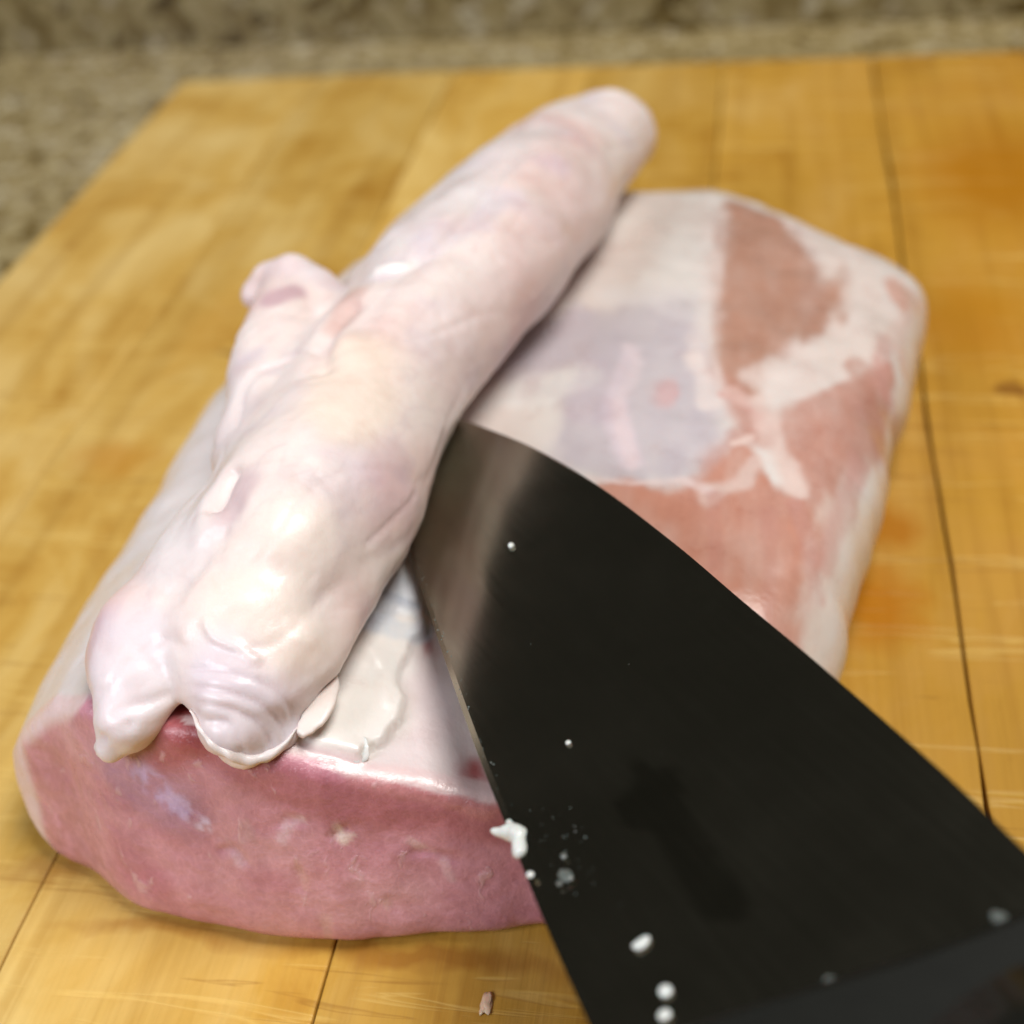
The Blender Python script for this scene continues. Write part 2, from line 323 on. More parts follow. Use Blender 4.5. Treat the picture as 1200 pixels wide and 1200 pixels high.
    'ct_l4': [[-0.06916,0.12797,0.01931],[-0.06841,0.12693,0.01432]],
    'ct_l5': [[-0.05649,0.12782,0.0112],[-0.05514,0.12753,0.00844]],
    'ct_l6': [[-0.06611,0.12589,0.00826],[-0.06629,0.12594,0.00247]],
    'ct_l7': [[-0.07722,0.12963,0.02683],[-0.07683,0.12874,0.02282]],
    'ct_l8': [[-0.06232,0.12968,0.02512],[-0.06185,0.12941,0.02346],[-0.0602,0.13001,0.02431]],
    'ct_l9': [[-0.0714,0.12877,0.02331],[-0.06986,0.12954,0.02661],[-0.06784,0.12982,0.02748]],
    'ct_l10': [[-0.09341,0.13279,0.03181],[-0.09086,0.13178,0.02916],[-0.08754,0.13087,0.02685]],
    'ct_l11': [[-0.05148,0.13119,0.02227],[-0.04839,0.13109,0.0196]],
    'ct_l12': [[-0.0465,0.13087,0.01798],[-0.04541,0.13025,0.01464]],
    'ct_rimR': [[-0.0584,0.13387,0.03443],[-0.0482,0.13414,0.03109],[-0.03926,0.13429,0.02775]],
    'sheet': [[-0.06971,0.13166,0.036],[-0.07097,0.14316,0.036],[-0.06838,0.16322,0.036],[-0.06621,0.18625,0.036],[-0.06066,0.18283,0.036],[-0.05709,0.17481,0.036],[-0.05533,0.16997,0.036],[-0.05475,0.16502,0.036],[-0.05585,0.1618,0.036],[-0.0559,0.15931,0.036],[-0.05692,0.15601,0.036],[-0.05659,0.15324,0.036],[-0.05462,0.14949,0.036],[-0.05424,0.14518,0.036],[-0.0554,0.14235,0.036],[-0.05591,0.13979,0.036],[-0.05819,0.1368,0.036],[-0.05831,0.13454,0.036]],
    'shred_a': [[-0.06809,0.1507,0.0405],[-0.06528,0.14548,0.0405],[-0.06508,0.13959,0.0405],[-0.06686,0.1352,0.0405]],
    'shred_b': [[-0.06842,0.14308,0.03817],[-0.06834,0.13894,0.03831],[-0.06862,0.13649,0.03824]],
    'shred_c': [[-0.06038,0.14034,0.03547],[-0.05921,0.13758,0.03508],[-0.05779,0.13587,0.03456]],
    'fringe_right': [[-0.0828,0.13447,0.04608],[-0.07977,0.13091,0.04452],[-0.07631,0.1296,0.0425],[-0.07293,0.13076,0.03999],[-0.06934,0.13325,0.04017],[-0.06747,0.13675,0.04105]],
    'blade_spine': [[-0.08184,0.24535,0.03543],[-0.06994,0.2319,0.03851],[-0.06035,0.22136,0.041],[-0.04097,0.20344,0.04603],[-0.02639,0.18673,0.04981],[-0.01206,0.16699,0.05351],[-0.00121,0.15066,0.05632],[0.0092,0.13527,0.05901],[0.02245,0.11485,0.06243],[0.03014,0.10193,0.06441],[0.03612,0.09195,0.06595]],
    'blade_edge': [[-0.08184,0.24535,0.03543],[-0.07247,0.21613,0.03782],[-0.06001,0.18157,0.041],[-0.04909,0.15482,0.0438],[-0.0385,0.13019,0.04651],[-0.02989,0.11157,0.04872],[-0.02347,0.09787,0.05037],[-0.01674,0.08434,0.0521],[-0.01155,0.07416,0.05344]],
    'smear': [[-0.01547,0.1239,0.05252],[-0.01213,0.12038,0.05339],[-0.00907,0.11946,0.05419],[-0.00655,0.1125,0.05483],[-0.0039,0.10623,0.05551],[-0.00026,0.10144,0.05645],[0.00077,0.09777,0.05672],[-0.00034,0.09569,0.05642],[-0.00344,0.09623,0.05561],[-0.00662,0.09938,0.05478],[-0.00897,0.10495,0.05418],[-0.01102,0.10909,0.05366],[-0.0147,0.11092,0.0527],[-0.01675,0.11534,0.05217],[-0.01417,0.1178,0.05285]],
    'bolster': [[-0.01503,0.07717,0.05253],[-0.00617,0.08141,0.05486],[8e-05,0.08372,0.0565],[0.01024,0.08633,0.05917],[0.01939,0.08906,0.06157],[0.02894,0.09266,0.06408],[0.03384,0.09535,0.06537]],
    'scrap_drop_big': [[-0.01122,0.09353,0.05357]],
    'scrap_drop_low': [[-0.00807,0.0871,0.05438]],
    'scrap_drop_bottom': [[-0.00798,0.08416,0.05439]],
    'scrap_drop_top': [[-0.03923,0.17323,0.04642]],
    'scrap_drop_mid': [[-0.02384,0.12655,0.05034]],
    'scrap_edge_drop': [[-0.02605,0.1048,0.04971]],
    'scrap_smear': [[-0.02148,0.10414,0.05091]],
    'scrap_smear2': [[-0.02211,0.10306,0.05074]],
    'scrap_smear3': [[-0.02207,0.1072,0.05076]],
    'scrap_bolster': [[0.00955,0.08658,0.05899]],
    'scrap_spine': [[0.0269,0.09286,0.06354]],
    'curl': [[-0.03277,0.1135,0.04797],[-0.03057,0.11292,0.04855],[-0.02906,0.11216,0.04894],[-0.02848,0.10988,0.04909],[-0.03074,0.11478,0.04851]],
    'crumb': [[-0.03932,0.11793,0.0004]],
}
STYLE = {
    'fr_seam': (0.0022, -0.001),
    'fr_fold1': (0.0009, -0.0009),
    'fr_fold2': (0.0028, -0.002),
    'fr_fold3': (0.0016, -0.0009),
    'fr_fold4': (0.0005, -0.00035),
    'fr_shred': (0.001, 0.0009),
    'fr_plane': (0.0035, -0.001),
    'fr_mem': (0.003, -0.0008),
    'fr_mem2': (0.0022, -0.0006),
    'fr_under': (0.0016, -0.0018),
    'fr_line5': (0.001, -0.0003),
    'fr_low': (0.003, -0.0008),
    'fr_ridge1': (0.0008, 0.0007),
    'fr_lob1': (0.0009, -0.0005),
    'fr_lob2': (0.0008, -0.0008),
    'fr_rl1': (0.0006, -0.00045),
    'fr_rl2': (0.0006, -0.00045),
    'fr_rl3': (0.0006, -0.00045),
    'fr_rl4': (0.0006, -0.00045),
    'lr_film1': (0.0006, -0.0007),
    'lr_film2': (0.0007, -0.0006),
    'lr_film3': (0.0012, 0.0008),
    'lr_tear1': (0.0008, -0.0008),
    'lr_tear2': (0.0008, -0.0008),
    'lr_tear3': (0.0008, -0.0006),
    'lr_tear4': (0.0008, -0.0006),
    'lr_tear5': (0.0006, -0.0005),
    'lr_tear6': (0.0007, -0.0005),
    'fringe_right': (0.0017, 3),
    'shred_a': (0.0024, 0.0011, 0.0008, (234, 219, 212)),
    'shred_b': (0.0022, 0.001, 0.0006, (226, 204, 178)),
    'shred_c': (0.002, 0.0004, 0.0006, (240, 236, 230)),
    'scrap_drop_big': (0.0007, 0.0012, 0.0003, 0.35, 'fat_drop', 'oval white drop of fat low on the blade, topmost of three in a line'),
    'scrap_drop_low': (0.0008, 0.0008, 0.00032, 0.08, 'fat_drop', 'round white drop of fat between the oval drop and the bottom one'),
    'scrap_drop_bottom': (0.0007, 0.0008, 0.00032, 0.08, 'fat_drop', 'pale drop of fat at the bottom edge of the picture on the blade'),
    'scrap_drop_top': (0.00055, 0.00055, 0.0005, 0.15, 'fat_speck', 'tiny white fleck of fat alone near the tip of the blade'),
    'scrap_drop_mid': (0.0004, 0.0004, 0.0003, 0.1, 'fat_speck', 'tiny white fleck of fat alone in the middle of the blade'),
    'scrap_edge_drop': (0.0005, 0.0005, 0.0004, 0.2, 'fat_drop', 'small white bead on the knife edge just below the curl'),
    'scrap_smear': (0.0011, 0.0008, 0.0003, 0.4, 'fat_smear', 'largest grey smear of fat in the cluster beside the edge'),
    'scrap_smear2': (0.0004, 0.0004, 0.0003, 0.3, 'fat_smear', 'small glinting bead at the lower left of the smear cluster'),
    'scrap_smear3': (0.0005, 0.0004, 0.0003, 0.3, 'fat_smear', 'small grey dab above the smear cluster beside the edge'),
    'scrap_bolster': (0.001, 0.0007, 0.0005, 0.1, 'fat_drop', 'blurred grey drop lying against the middle of the bolster'),
    'scrap_spine': (0.0013, 0.0008, 0.0004, 0.2, 'fat_drop', 'blurred grey drop near the spine just above the bolster'),
}
TINT = {
    'lp_silver': ((193, 183, 188), 0.0024, 0.88, 0.1),
    'lp_silver2': ((194, 184, 190), 0.003, 0.82, 0.1),
    'lp_lean_top': ((180, 136, 116), 0.0012, 0.95, 0.5),
    'lp_lean_low': ((196, 138, 117), 0.0015, 0.92, 0.5),
    'lp_membrane': ((222, 206, 206), 0.002, 0.9, 0),
    'lp_red1': ((170, 80, 84), 0.0008, 0.9, 0.5),
    'lp_red2': ((180, 90, 92), 0.0008, 0.9, 0.5),
    'lt_gap': ((120, 40, 40), 0.004, 0.9),  # shade of the cavity beside the roll, painted as dark red meat
    'ft_shred': ((240, 236, 232), 0.002, 0.8),
    'ft_left_grey': ((220, 214, 216), 0.01, 0.6),  # greyer left side of the roll: shade put into the colour
    'ft_warm1': ((240, 222, 204), 0.012, 0.7),
    'ft_warm2': ((246, 230, 218), 0.012, 0.6),
    'ft_pink1': ((214, 176, 166), 0.006, 0.7),
    'ft_pink2': ((196, 168, 174), 0.005, 0.6),  # pinkish shadow under the small bump, painted in
    'ft_pink3': ((226, 204, 202), 0.01, 0.5),  # pinkish shade down the roll's right side, painted in
    'ft_lob': ((232, 224, 230), 0.012, 0.7),
    'ft_lob2': ((224, 212, 222), 0.01, 0.6),
    'ft_farleft': ((224, 218, 218), 0.014, 0.6),  # shaded left side of the far arm, painted as a greyer tint
    'ft_notch': ((190, 110, 90), 0.004, 0.8),
    'ft_tab': ((196, 160, 168), 0.004, 0.8),
    'lp_lean_mid': ((190, 136, 120), 0.002, 0.8, 0.4),
    'lp_lean_right': ((188, 134, 116), 0.0018, 0.85, 0.5),
    'lp_pink_corner': ((214, 160, 140), 0.002, 0.7, 0.3),
    'lp_spot': ((208, 166, 164), 0.002, 0.7, 0.2),
    'lp_bluefilm': ((206, 212, 220), 0.003, 0.8, 0),
    'lp_whitesheet': ((240, 234, 228), 0.0015, 0.9, 0),
    'lt_streak1': ((220, 204, 196), 0.0085, 0.95),
    'lt_streak2': ((226, 212, 206), 0.005, 0.85),
    'lt_streak3': ((220, 205, 196), 0.01, 0.9),
    'lt_streak4': ((222, 198, 188), 0.0036, 0.85),
    'lt_streak5': ((220, 196, 186), 0.0034, 0.8),
    'lt_streak6': ((218, 202, 208), 0.0032, 0.8),
    'lt_streak7': ((228, 224, 220), 0.007, 0.9),
    'lt_streak8': ((226, 212, 206), 0.004, 0.7),
    'lt_streak9': ((222, 206, 194), 0.005, 0.85),
    'lt_streak11': ((222, 206, 194), 0.0085, 0.9),
    'lt_br1': ((220, 204, 206), 0.0018, 0.8),
    'lt_br2': ((222, 204, 206), 0.0018, 0.8),
    'lt_br3': ((208, 150, 140), 0.0012, 0.7),
    'lt_br4': ((224, 200, 190), 0.0016, 0.7),
    'lt_br5': ((226, 202, 192), 0.0015, 0.8),
    'lt_br6': ((226, 206, 202), 0.0012, 0.8),
    'lt_br7': ((196, 140, 128), 0.003, 0.6),
    'lt_br8': ((196, 146, 136), 0.0022, 0.5),
    'lt_br9': ((216, 168, 150), 0.003, 0.5),
    'lt_soft1': ((224, 216, 214), 0.007, 0.6),
    'lt_soft2': ((196, 182, 192), 0.006, 0.5),
    'lt_film1': ((170, 178, 194), 0.0016, 0.6),
    'lt_film2': ((190, 202, 216), 0.003, 0.7),
    'lt_film3': ((232, 228, 224), 0.004, 0.6),
    'lt_white1': ((228, 214, 208), 0.0032, 0.85),
    'lt_lean1': ((188, 134, 116), 0.0035, 0.7),
    'lt_lean2': ((198, 150, 140), 0.0035, 0.6),
    'lt_lean3': ((196, 150, 140), 0.002, 0.6),
    'lt_fib1': ((188, 132, 120), 0.0016, 0.45),
    'lt_fib2': ((190, 132, 118), 0.002, 0.5),
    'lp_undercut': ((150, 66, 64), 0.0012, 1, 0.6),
    'lt_streak10': ((222, 190, 180), 0.003, 0.7),
    'ct_blue': ((178, 140, 164), 0.009, 0.6),  # lavender wet sheen of the cut face, painted into its colour
    'ct_dark_top': ((164, 84, 92), 0.006, 0.6),
    'ct_red': ((150, 60, 56), 0.008, 0.7),
    'ct_left': ((186, 126, 128), 0.012, 0.6),
    'ct_l1': ((232, 206, 200), 0.001, 0.95),
    'ct_l2': ((228, 192, 204), 0.0016, 0.95),
    'ct_l3': ((222, 204, 228), 0.0024, 0.95),
    'ct_l4': ((210, 160, 160), 0.0012, 0.95),
    'ct_l5': ((216, 170, 170), 0.0012, 0.95),
    'ct_l6': ((212, 165, 165), 0.0015, 0.95),
    'ct_l7': ((208, 160, 166), 0.0016, 0.95),
    'ct_l8': ((234, 210, 202), 0.0009, 0.95),
    'ct_l9': ((224, 188, 196), 0.0011, 0.9),
    'ct_l10': ((196, 168, 204), 0.0032, 0.85),
    'ct_l11': ((220, 180, 184), 0.001, 0.85),
    'ct_l12': ((218, 176, 184), 0.001, 0.85),
    'ct_rimR': ((206, 146, 140), 0.003, 0.5),
}
SPECKS = [(48, 0.022, 8, 0.016, 100, 6e-05, 0.00022), (71, 0.13, 2.4, 0.06, 30, 6e-05, 0.00022), (60, 0.3, 14, 0.3, 9, 4e-05, 0.0001)]
def W(name): return np.array(POINTS[name])
def names(prefix): return [k for k in POINTS if k.startswith(prefix)]

# ------------------------------------------------------------------ node helpers
def new_mat(name):
    M_ = bpy.data.materials.new(name); M_.use_nodes = True
    nt = M_.node_tree; return M_, nt, nt.nodes['Principled BSDF']
def node(nt, t, **kw):
    n = nt.nodes.new(t)
    for k, v in kw.items():
        if k.startswith('_'): setattr(n, k[1:], v)
        else: n.inputs[k.replace('__', ' ')].default_value = v
    return n
def ramp(nt, stops, interp='LINEAR'):
    r = nt.nodes.new('ShaderNodeValToRGB'); cr = r.color_ramp; cr.interpolation = interp
    while len(cr.elements) > 1: cr.elements.remove(cr.elements[-1])
    for i, (p, c) in enumerate(stops):
        e = cr.elements[0] if i == 0 else cr.elements.new(p)
        e.position = p; e.color = (*c[:3], 1) if len(c) >= 3 else c
    return r
def mixc(nt, a, b, f, blend='MIX'):
    n = nt.nodes.new('ShaderNodeMix'); n.data_type = 'RGBA'; n.blend_type = blend
    for s, v in ((n.inputs[6], a), (n.inputs[7], b), (n.inputs[0], f)):
        if isinstance(v, (int, float)): s.default_value = v
        elif isinstance(v, (tuple, list, np.ndarray)): s.default_value = (*v[:3], 1)
        else: nt.links.new(v, s)
    return n.outputs[2]
def mth(nt, op, a, b=0.0, c=None, clamp=False):
    n = nt.nodes.new('ShaderNodeMath'); n.operation = op; n.use_clamp = clamp
    for i, v in enumerate((a, b, c)):
        if v is None: continue
        if isinstance(v, (int, float)): n.inputs[i].default_value = v
        else: nt.links.new(v, n.inputs[i])
    return n.outputs[0]
def objco(nt, scale=(1, 1, 1), loc=(0, 0, 0), rot=(0, 0, 0)):
    tc = nt.nodes.new('ShaderNodeTexCoord'); mp = nt.nodes.new('ShaderNodeMapping')
    mp.inputs['Scale'].default_value = scale; mp.inputs['Location'].default_value = loc; mp.inputs['Rotation'].default_value = rot
    nt.links.new(tc.outputs['Object'], mp.inputs[0]); return mp.outputs[0]
def noise(nt, vec, scale, detail=3, rough=0.55, dist=0.0):
    n = node(nt, 'ShaderNodeTexNoise', Scale=scale, Detail=detail, Roughness=rough, Distortion=dist)
    nt.links.new(vec, n.inputs['Vector']); return n.outputs['Fac']

# ------------------------------------------------------------------ materials
STAINS_AND_SHADE = [(-0.1424, 0.3139, 0.010, 0.0022, (110, 68, 20), 0.8), (0.0616, 0.2967, 0.0035, 0.004, (120, 70, 20), 0.75),
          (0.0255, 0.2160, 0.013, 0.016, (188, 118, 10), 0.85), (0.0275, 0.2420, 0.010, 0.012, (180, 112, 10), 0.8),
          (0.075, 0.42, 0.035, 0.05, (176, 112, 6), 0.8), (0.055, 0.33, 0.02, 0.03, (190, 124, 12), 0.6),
          (-0.050, 0.1255, 0.034, 0.0035, (150, 90, 22), 0.6), (-0.095, 0.1270, 0.022, 0.003, (160, 102, 34), 0.5), (-0.122, 0.1380, 0.010, 0.004, (150, 94, 30), 0.5),  # contact shadow along the loin's front, painted into the wood as dark amber
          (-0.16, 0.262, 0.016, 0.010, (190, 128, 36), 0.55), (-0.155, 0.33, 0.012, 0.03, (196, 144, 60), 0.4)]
def wood_material():
    M_, nt, B = new_mat('maple_board'); L = nt.links.new
    oi = nt.nodes.new('ShaderNodeObjectInfo')
    geo = nt.nodes.new('ShaderNodeNewGeometry')
    pos = geo.outputs['Position']
    def mapped(scale, off=0.0):
        mp = nt.nodes.new('ShaderNodeMapping'); mp.inputs['Scale'].default_value = scale
        L(pos, mp.inputs[0])
        if off:
            cb = nt.nodes.new('ShaderNodeCombineXYZ'); L(mth(nt, 'MULTIPLY', oi.outputs['Random'], off), cb.inputs[1]); L(cb.outputs[0], mp.inputs['Location'])
        return mp.outputs[0]
    grain = noise(nt, mapped((160, 5, 40), 9.0), 1.0, 4, 0.6, 0.6)
    fine = noise(nt, mapped((900, 22, 200), 31.0), 1.0, 2, 0.5)
    blot = noise(nt, mapped((30, 19, 20), 13.0), 1.0, 5, 0.6, 0.8)
    big = noise(nt, mapped((7, 5, 7)), 1.0, 2, 0.5)
    r = ramp(nt, [(0.30, lin((174, 122, 36))), (0.47, lin((203, 160, 70))), (0.66, lin((223, 190, 112)))])
    L(mth(nt, 'ADD', mth(nt, 'MULTIPLY', blot, 0.75), mth(nt, 'MULTIPLY', big, 0.25)), r.inputs[0])
    c = r.outputs[0]
    # oil-darkened patches towards the right of the board, paler wood at the left
    sep = nt.nodes.new('ShaderNodeSeparateXYZ'); L(pos, sep.inputs[0])
    side = mth(nt, 'MULTIPLY_ADD', sep.outputs[0], 3.6, 0.42, clamp=True)
    pale_left = mth(nt, 'MULTIPLY', mth(nt, 'MULTIPLY_ADD', sep.outputs[0], -4.0, -0.15, clamp=True), mth(nt, 'MULTIPLY_ADD', blot, 2.0, -0.5, clamp=True))
    c = mixc(nt, c, lin((222, 194, 136)), mth(nt, 'MULTIPLY', pale_left, 0.6))
    patch = mth(nt, 'MULTIPLY', side, mth(nt, 'MULTIPLY_ADD', blot, 3.0, -0.7, clamp=True))
    c = mixc(nt, c, lin((184, 122, 4)), mth(nt, 'MULTIPLY', patch, 1.0))
    g = ramp(nt, [(0.3, (0.74, 0.66, 0.52)), (0.5, (1, 1, 1)), (0.75, (1.06, 1.04, 1.0))]); L(grain, g.inputs[0])
    c = mixc(nt, c, g.outputs[0], 0.62, 'MULTIPLY')
    f2 = ramp(nt, [(0.3, (0.82, 0.78, 0.7)), (0.55, (1, 1, 1))]); L(fine, f2.inputs[0])
    c = mixc(nt, c, f2.outputs[0], 0.25, 'MULTIPLY')
    # knife scars: thin pale lines across the grain
    def scars(rot, sc, th):
        mp = nt.nodes.new('ShaderNodeMapping'); mp.inputs['Rotation'].default_value = (0, 0, rot); mp.inputs['Scale'].default_value = sc
        L(pos, mp.inputs[0])
        nz = noise(nt, mp.outputs[0], 1.0, 3, 0.6, 1.2)
        rr = ramp(nt, [(th, (0, 0, 0)), (th + 0.035, (1, 1, 1)), (th + 0.07, (0, 0, 0))]); L(nz, rr.inputs[0]); return rr.outputs[0]
    sc1 = scars(0.12, (11, 150, 1), 0.60); sc2 = scars(-0.45, (14, 190, 1), 0.62)
    scs = mth(nt, 'MAXIMUM', sc1, sc2)
    c = mixc(nt, c, lin((232, 196, 112)), mth(nt, 'MULTIPLY', scs, 0.42))
    sc3 = scars(0.5, (12, 230, 1), 0.64)
    c = mixc(nt, c, lin((140, 90, 30)), mth(nt, 'MULTIPLY', sc3, 0.4))
    dk = noise(nt, mapped((60, 30, 20), 5.0), 1.0, 3, 0.6)
    dr = ramp(nt, [(0.68, (0, 0, 0)), (0.8, (1, 1, 1))]); L(dk, dr.inputs[0])
    c = mixc(nt, c, lin((150, 92, 28)), mth(nt, 'MULTIPLY', dr.outputs[0], 0.7))
    # knots, old stains and the loin's painted contact shadow, each at its place
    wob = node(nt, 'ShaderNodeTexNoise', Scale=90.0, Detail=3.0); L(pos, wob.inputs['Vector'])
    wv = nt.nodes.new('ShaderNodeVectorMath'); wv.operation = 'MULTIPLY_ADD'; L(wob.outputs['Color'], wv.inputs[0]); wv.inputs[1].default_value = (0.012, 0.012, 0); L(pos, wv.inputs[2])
    for (sx, sy, wx_, wy_, col, amt) in STAINS_AND_SHADE:
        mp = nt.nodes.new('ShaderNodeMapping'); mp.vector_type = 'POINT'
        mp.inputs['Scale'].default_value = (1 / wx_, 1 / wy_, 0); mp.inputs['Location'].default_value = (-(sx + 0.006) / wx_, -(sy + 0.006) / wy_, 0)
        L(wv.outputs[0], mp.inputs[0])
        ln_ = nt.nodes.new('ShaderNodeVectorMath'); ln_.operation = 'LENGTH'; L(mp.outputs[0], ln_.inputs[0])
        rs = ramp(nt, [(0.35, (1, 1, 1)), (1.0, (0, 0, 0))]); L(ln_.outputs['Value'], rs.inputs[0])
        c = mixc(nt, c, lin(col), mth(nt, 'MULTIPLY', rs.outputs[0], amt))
    hv = node(nt, 'ShaderNodeHueSaturation', Saturation=1.0); L(c, hv.inputs['Color'])
    L(mth(nt, 'MULTIPLY_ADD', oi.outputs['Random'], 0.16, 0.86), hv.inputs['Value'])
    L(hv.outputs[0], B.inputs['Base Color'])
    L(mth(nt, 'MULTIPLY_ADD', blot, 0.3, 0.34), B.inputs['Roughness']); B.inputs['Specular IOR Level'].default_value = 0.25
    bp = node(nt, 'ShaderNodeBump', Strength=0.25, Distance=0.0006)
    L(mth(nt, 'ADD', grain, mth(nt, 'MULTIPLY_ADD', scs, -0.8, fine)), bp.inputs['Height']); L(bp.outputs[0], B.inputs['Normal'])
    return M_
def granite_material(name, tone, size=1.0):
    M_, nt, B = new_mat(name); L = nt.links.new
    v = objco(nt)
    vo = node(nt, 'ShaderNodeTexVoronoi', Scale=210.0 * size, Randomness=1.0); L(v, vo.inputs['Vector'])
    r = ramp(nt, [(0.0, lin((74, 58, 28))), (0.25, lin((112, 94, 52))), (0.4, lin((158, 142, 102))), (0.58, lin((178, 166, 130))), (0.7, lin((128, 110, 70))), (0.86, lin((212, 204, 180))), (1.0, lin((86, 72, 44)))], 'LINEAR')
    sp = nt.nodes.new('ShaderNodeSeparateColor'); L(vo.outputs['Color'], sp.inputs[0])
    n1 = noise(nt, v, 52.0 * size, 4, 0.65)
    L(mth(nt, 'MULTIPLY_ADD', sp.outputs[0], 0.55, mth(nt, 'MULTIPLY_ADD', n1, 1.5, -0.53)), r.inputs[0])
    L(mixc(nt, r.outputs[0], (tone, tone * 0.97, tone * 0.88), 1.0, 'MULTIPLY'), B.inputs['Base Color'])
    B.inputs['Roughness'].default_value = 0.22
    return M_
def flesh_material(name, sss=0.25, rough=0.33, coat=0.35, fibre=0.0):
    """colour comes from the mesh attribute 'tint'; noise adds mottling, fibres and fine relief"""
    M_, nt, B = new_mat(name); L = nt.links.new
    at_ = nt.nodes.new('ShaderNodeAttribute'); at_.attribute_name = 'tint'
    ln = nt.nodes.new('ShaderNodeAttribute'); ln.attribute_name = 'lean'
    v = objco(nt)
    m1 = noise(nt, v, 130.0, 4, 0.6, 0.3); m2 = noise(nt, v, 520.0, 3, 0.6)
    r1 = ramp(nt, [(0.3, (0.95, 0.90, 0.89)), (0.5, (1, 1, 1)), (0.72, (1.02, 1.01, 1.01))]); L(m1, r1.inputs[0])
    c = mixc(nt, at_.outputs['Color'], r1.outputs[0], 0.8, 'MULTIPLY')
    # muscle fibre bundles on the lean
    vo = node(nt, 'ShaderNodeTexVoronoi', Scale=1.0, _feature='DISTANCE_TO_EDGE')
    mp = nt.nodes.new('ShaderNodeMapping'); mp.inputs['Scale'].default_value = (620, 260, 420); mp.inputs['Rotation'].default_value = (0.2, 0.5, 0.3)
    dn = node(nt, 'ShaderNodeTexNoise', Scale=160.0, Detail=2.0); L(v, dn.inputs['Vector'])
    va = nt.nodes.new('ShaderNodeVectorMath'); va.operation = 'MULTIPLY_ADD'; L(dn.outputs['Color'], va.inputs[0]); va.inputs[1].default_value = (0.005, 0.005, 0.005); L(v, va.inputs[2])
    L(va.outputs[0], mp.inputs[0]); L(mp.outputs[0], vo.inputs['Vector'])
    rf = ramp(nt, [(0.0, (1.12, 1.14, 1.14)), (0.10, (1, 1, 1)), (0.5, (0.95, 0.93, 0.94))]); L(vo.outputs[0], rf.inputs[0])
    c = mixc(nt, c, rf.outputs[0], mth(nt, 'MULTIPLY', ln.outputs['Fac'], 0.6), 'MULTIPLY')
    mm = ramp(nt, [(0.32, (0.84, 0.80, 0.83)), (0.5, (1, 1, 1)), (0.7, (1.10, 1.10, 1.12))]); L(noise(nt, objco(nt, (1, 0.3, 1)), 120.0, 5, 0.62, 0.5), mm.inputs[0])
    c = mixc(nt, c, mm.outputs[0], mth(nt, 'MULTIPLY', ln.outputs['Fac'], 0.75), 'MULTIPLY')
    ct_ = nt.nodes.new('ShaderNodeAttribute'); ct_.attribute_name = 'cut'
    gr_ = ramp(nt, [(0.35, (0.86, 0.82, 0.84)), (0.5, (1, 1, 1)), (0.68, (1.12, 1.14, 1.15))]); L(noise(nt, objco(nt, (1, 1, 0.55), rot=(0, 0.4, 0)), 620.0, 4, 0.65, 0.4), gr_.inputs[0])
    c = mixc(nt, c, gr_.outputs[0], mth(nt, 'MULTIPLY', ct_.outputs['Fac'], 0.42), 'MULTIPLY')
    fm = nt.nodes.new('ShaderNodeMapping'); fm.inputs['Scale'].default_value = (240, 240, 95); fm.inputs['Rotation'].default_value = (0, 0.35, 0); L(va.outputs[0], fm.inputs[0])
    fn = noise(nt, fm.outputs[0], 1.0, 3, 0.6, 0.3)
    fr_ = ramp(nt, [(0.62, (0, 0, 0)), (0.70, (1, 1, 1))]); L(fn, fr_.inputs[0])
    fl = mth(nt, 'MULTIPLY', fr_.outputs[0], ct_.outputs['Fac'])
    c = mixc(nt, c, lin((224, 186, 188)), mth(nt, 'MULTIPLY', fl, 0.55))
    L(c, B.inputs['Base Color'])
    B.inputs['Subsurface Weight'].default_value = sss
    B.inputs['Subsurface Radius'].default_value = (1.0, 0.6, 0.5)
    B.inputs['Subsurface Scale'].default_value = 0.004
    rr = ramp(nt, [(0.3, (rough - 0.1,) * 3), (0.7, (rough + 0.14,) * 3)]); L(m1, rr.inputs[0])
    L(rr.outputs[0], B.inputs['Roughness'])
    B.inputs['Coat Weight'].default_value = coat; B.inputs['Coat Roughness'].default_value = 0.16
    b1 = node(nt, 'ShaderNodeBump', Strength=0.3, Distance=0.0008)
    L(mth(nt, 'ADD', mth(nt, 'MULTIPLY', fl, 0.35), mth(nt, 'MULTIPLY_ADD', m2, mth(nt, 'MULTIPLY_ADD', ct_.outputs['Fac'], 0.6, 0.2), m1)), b1.inputs['Height'])
    L(b1.outputs[0], B.inputs['Normal']); b2_ = node(nt, 'ShaderNodeBump', Distance=0.0012)
    L(mth(nt, 'MULTIPLY_ADD', ct_.outputs['Fac'], 0.8, 0.14), b2_.inputs['Strength'])
    L(mth(nt, 'MULTIPLY_ADD', noise(nt, v, 900.0, 3, 0.6), 0.5, mth(nt, 'ADD', m1, mth(nt, 'MULTIPLY', fl, 0.8))), b2_.inputs['Height']); L(b2_.outputs[0], B.inputs['Coat Normal'])
    return M_
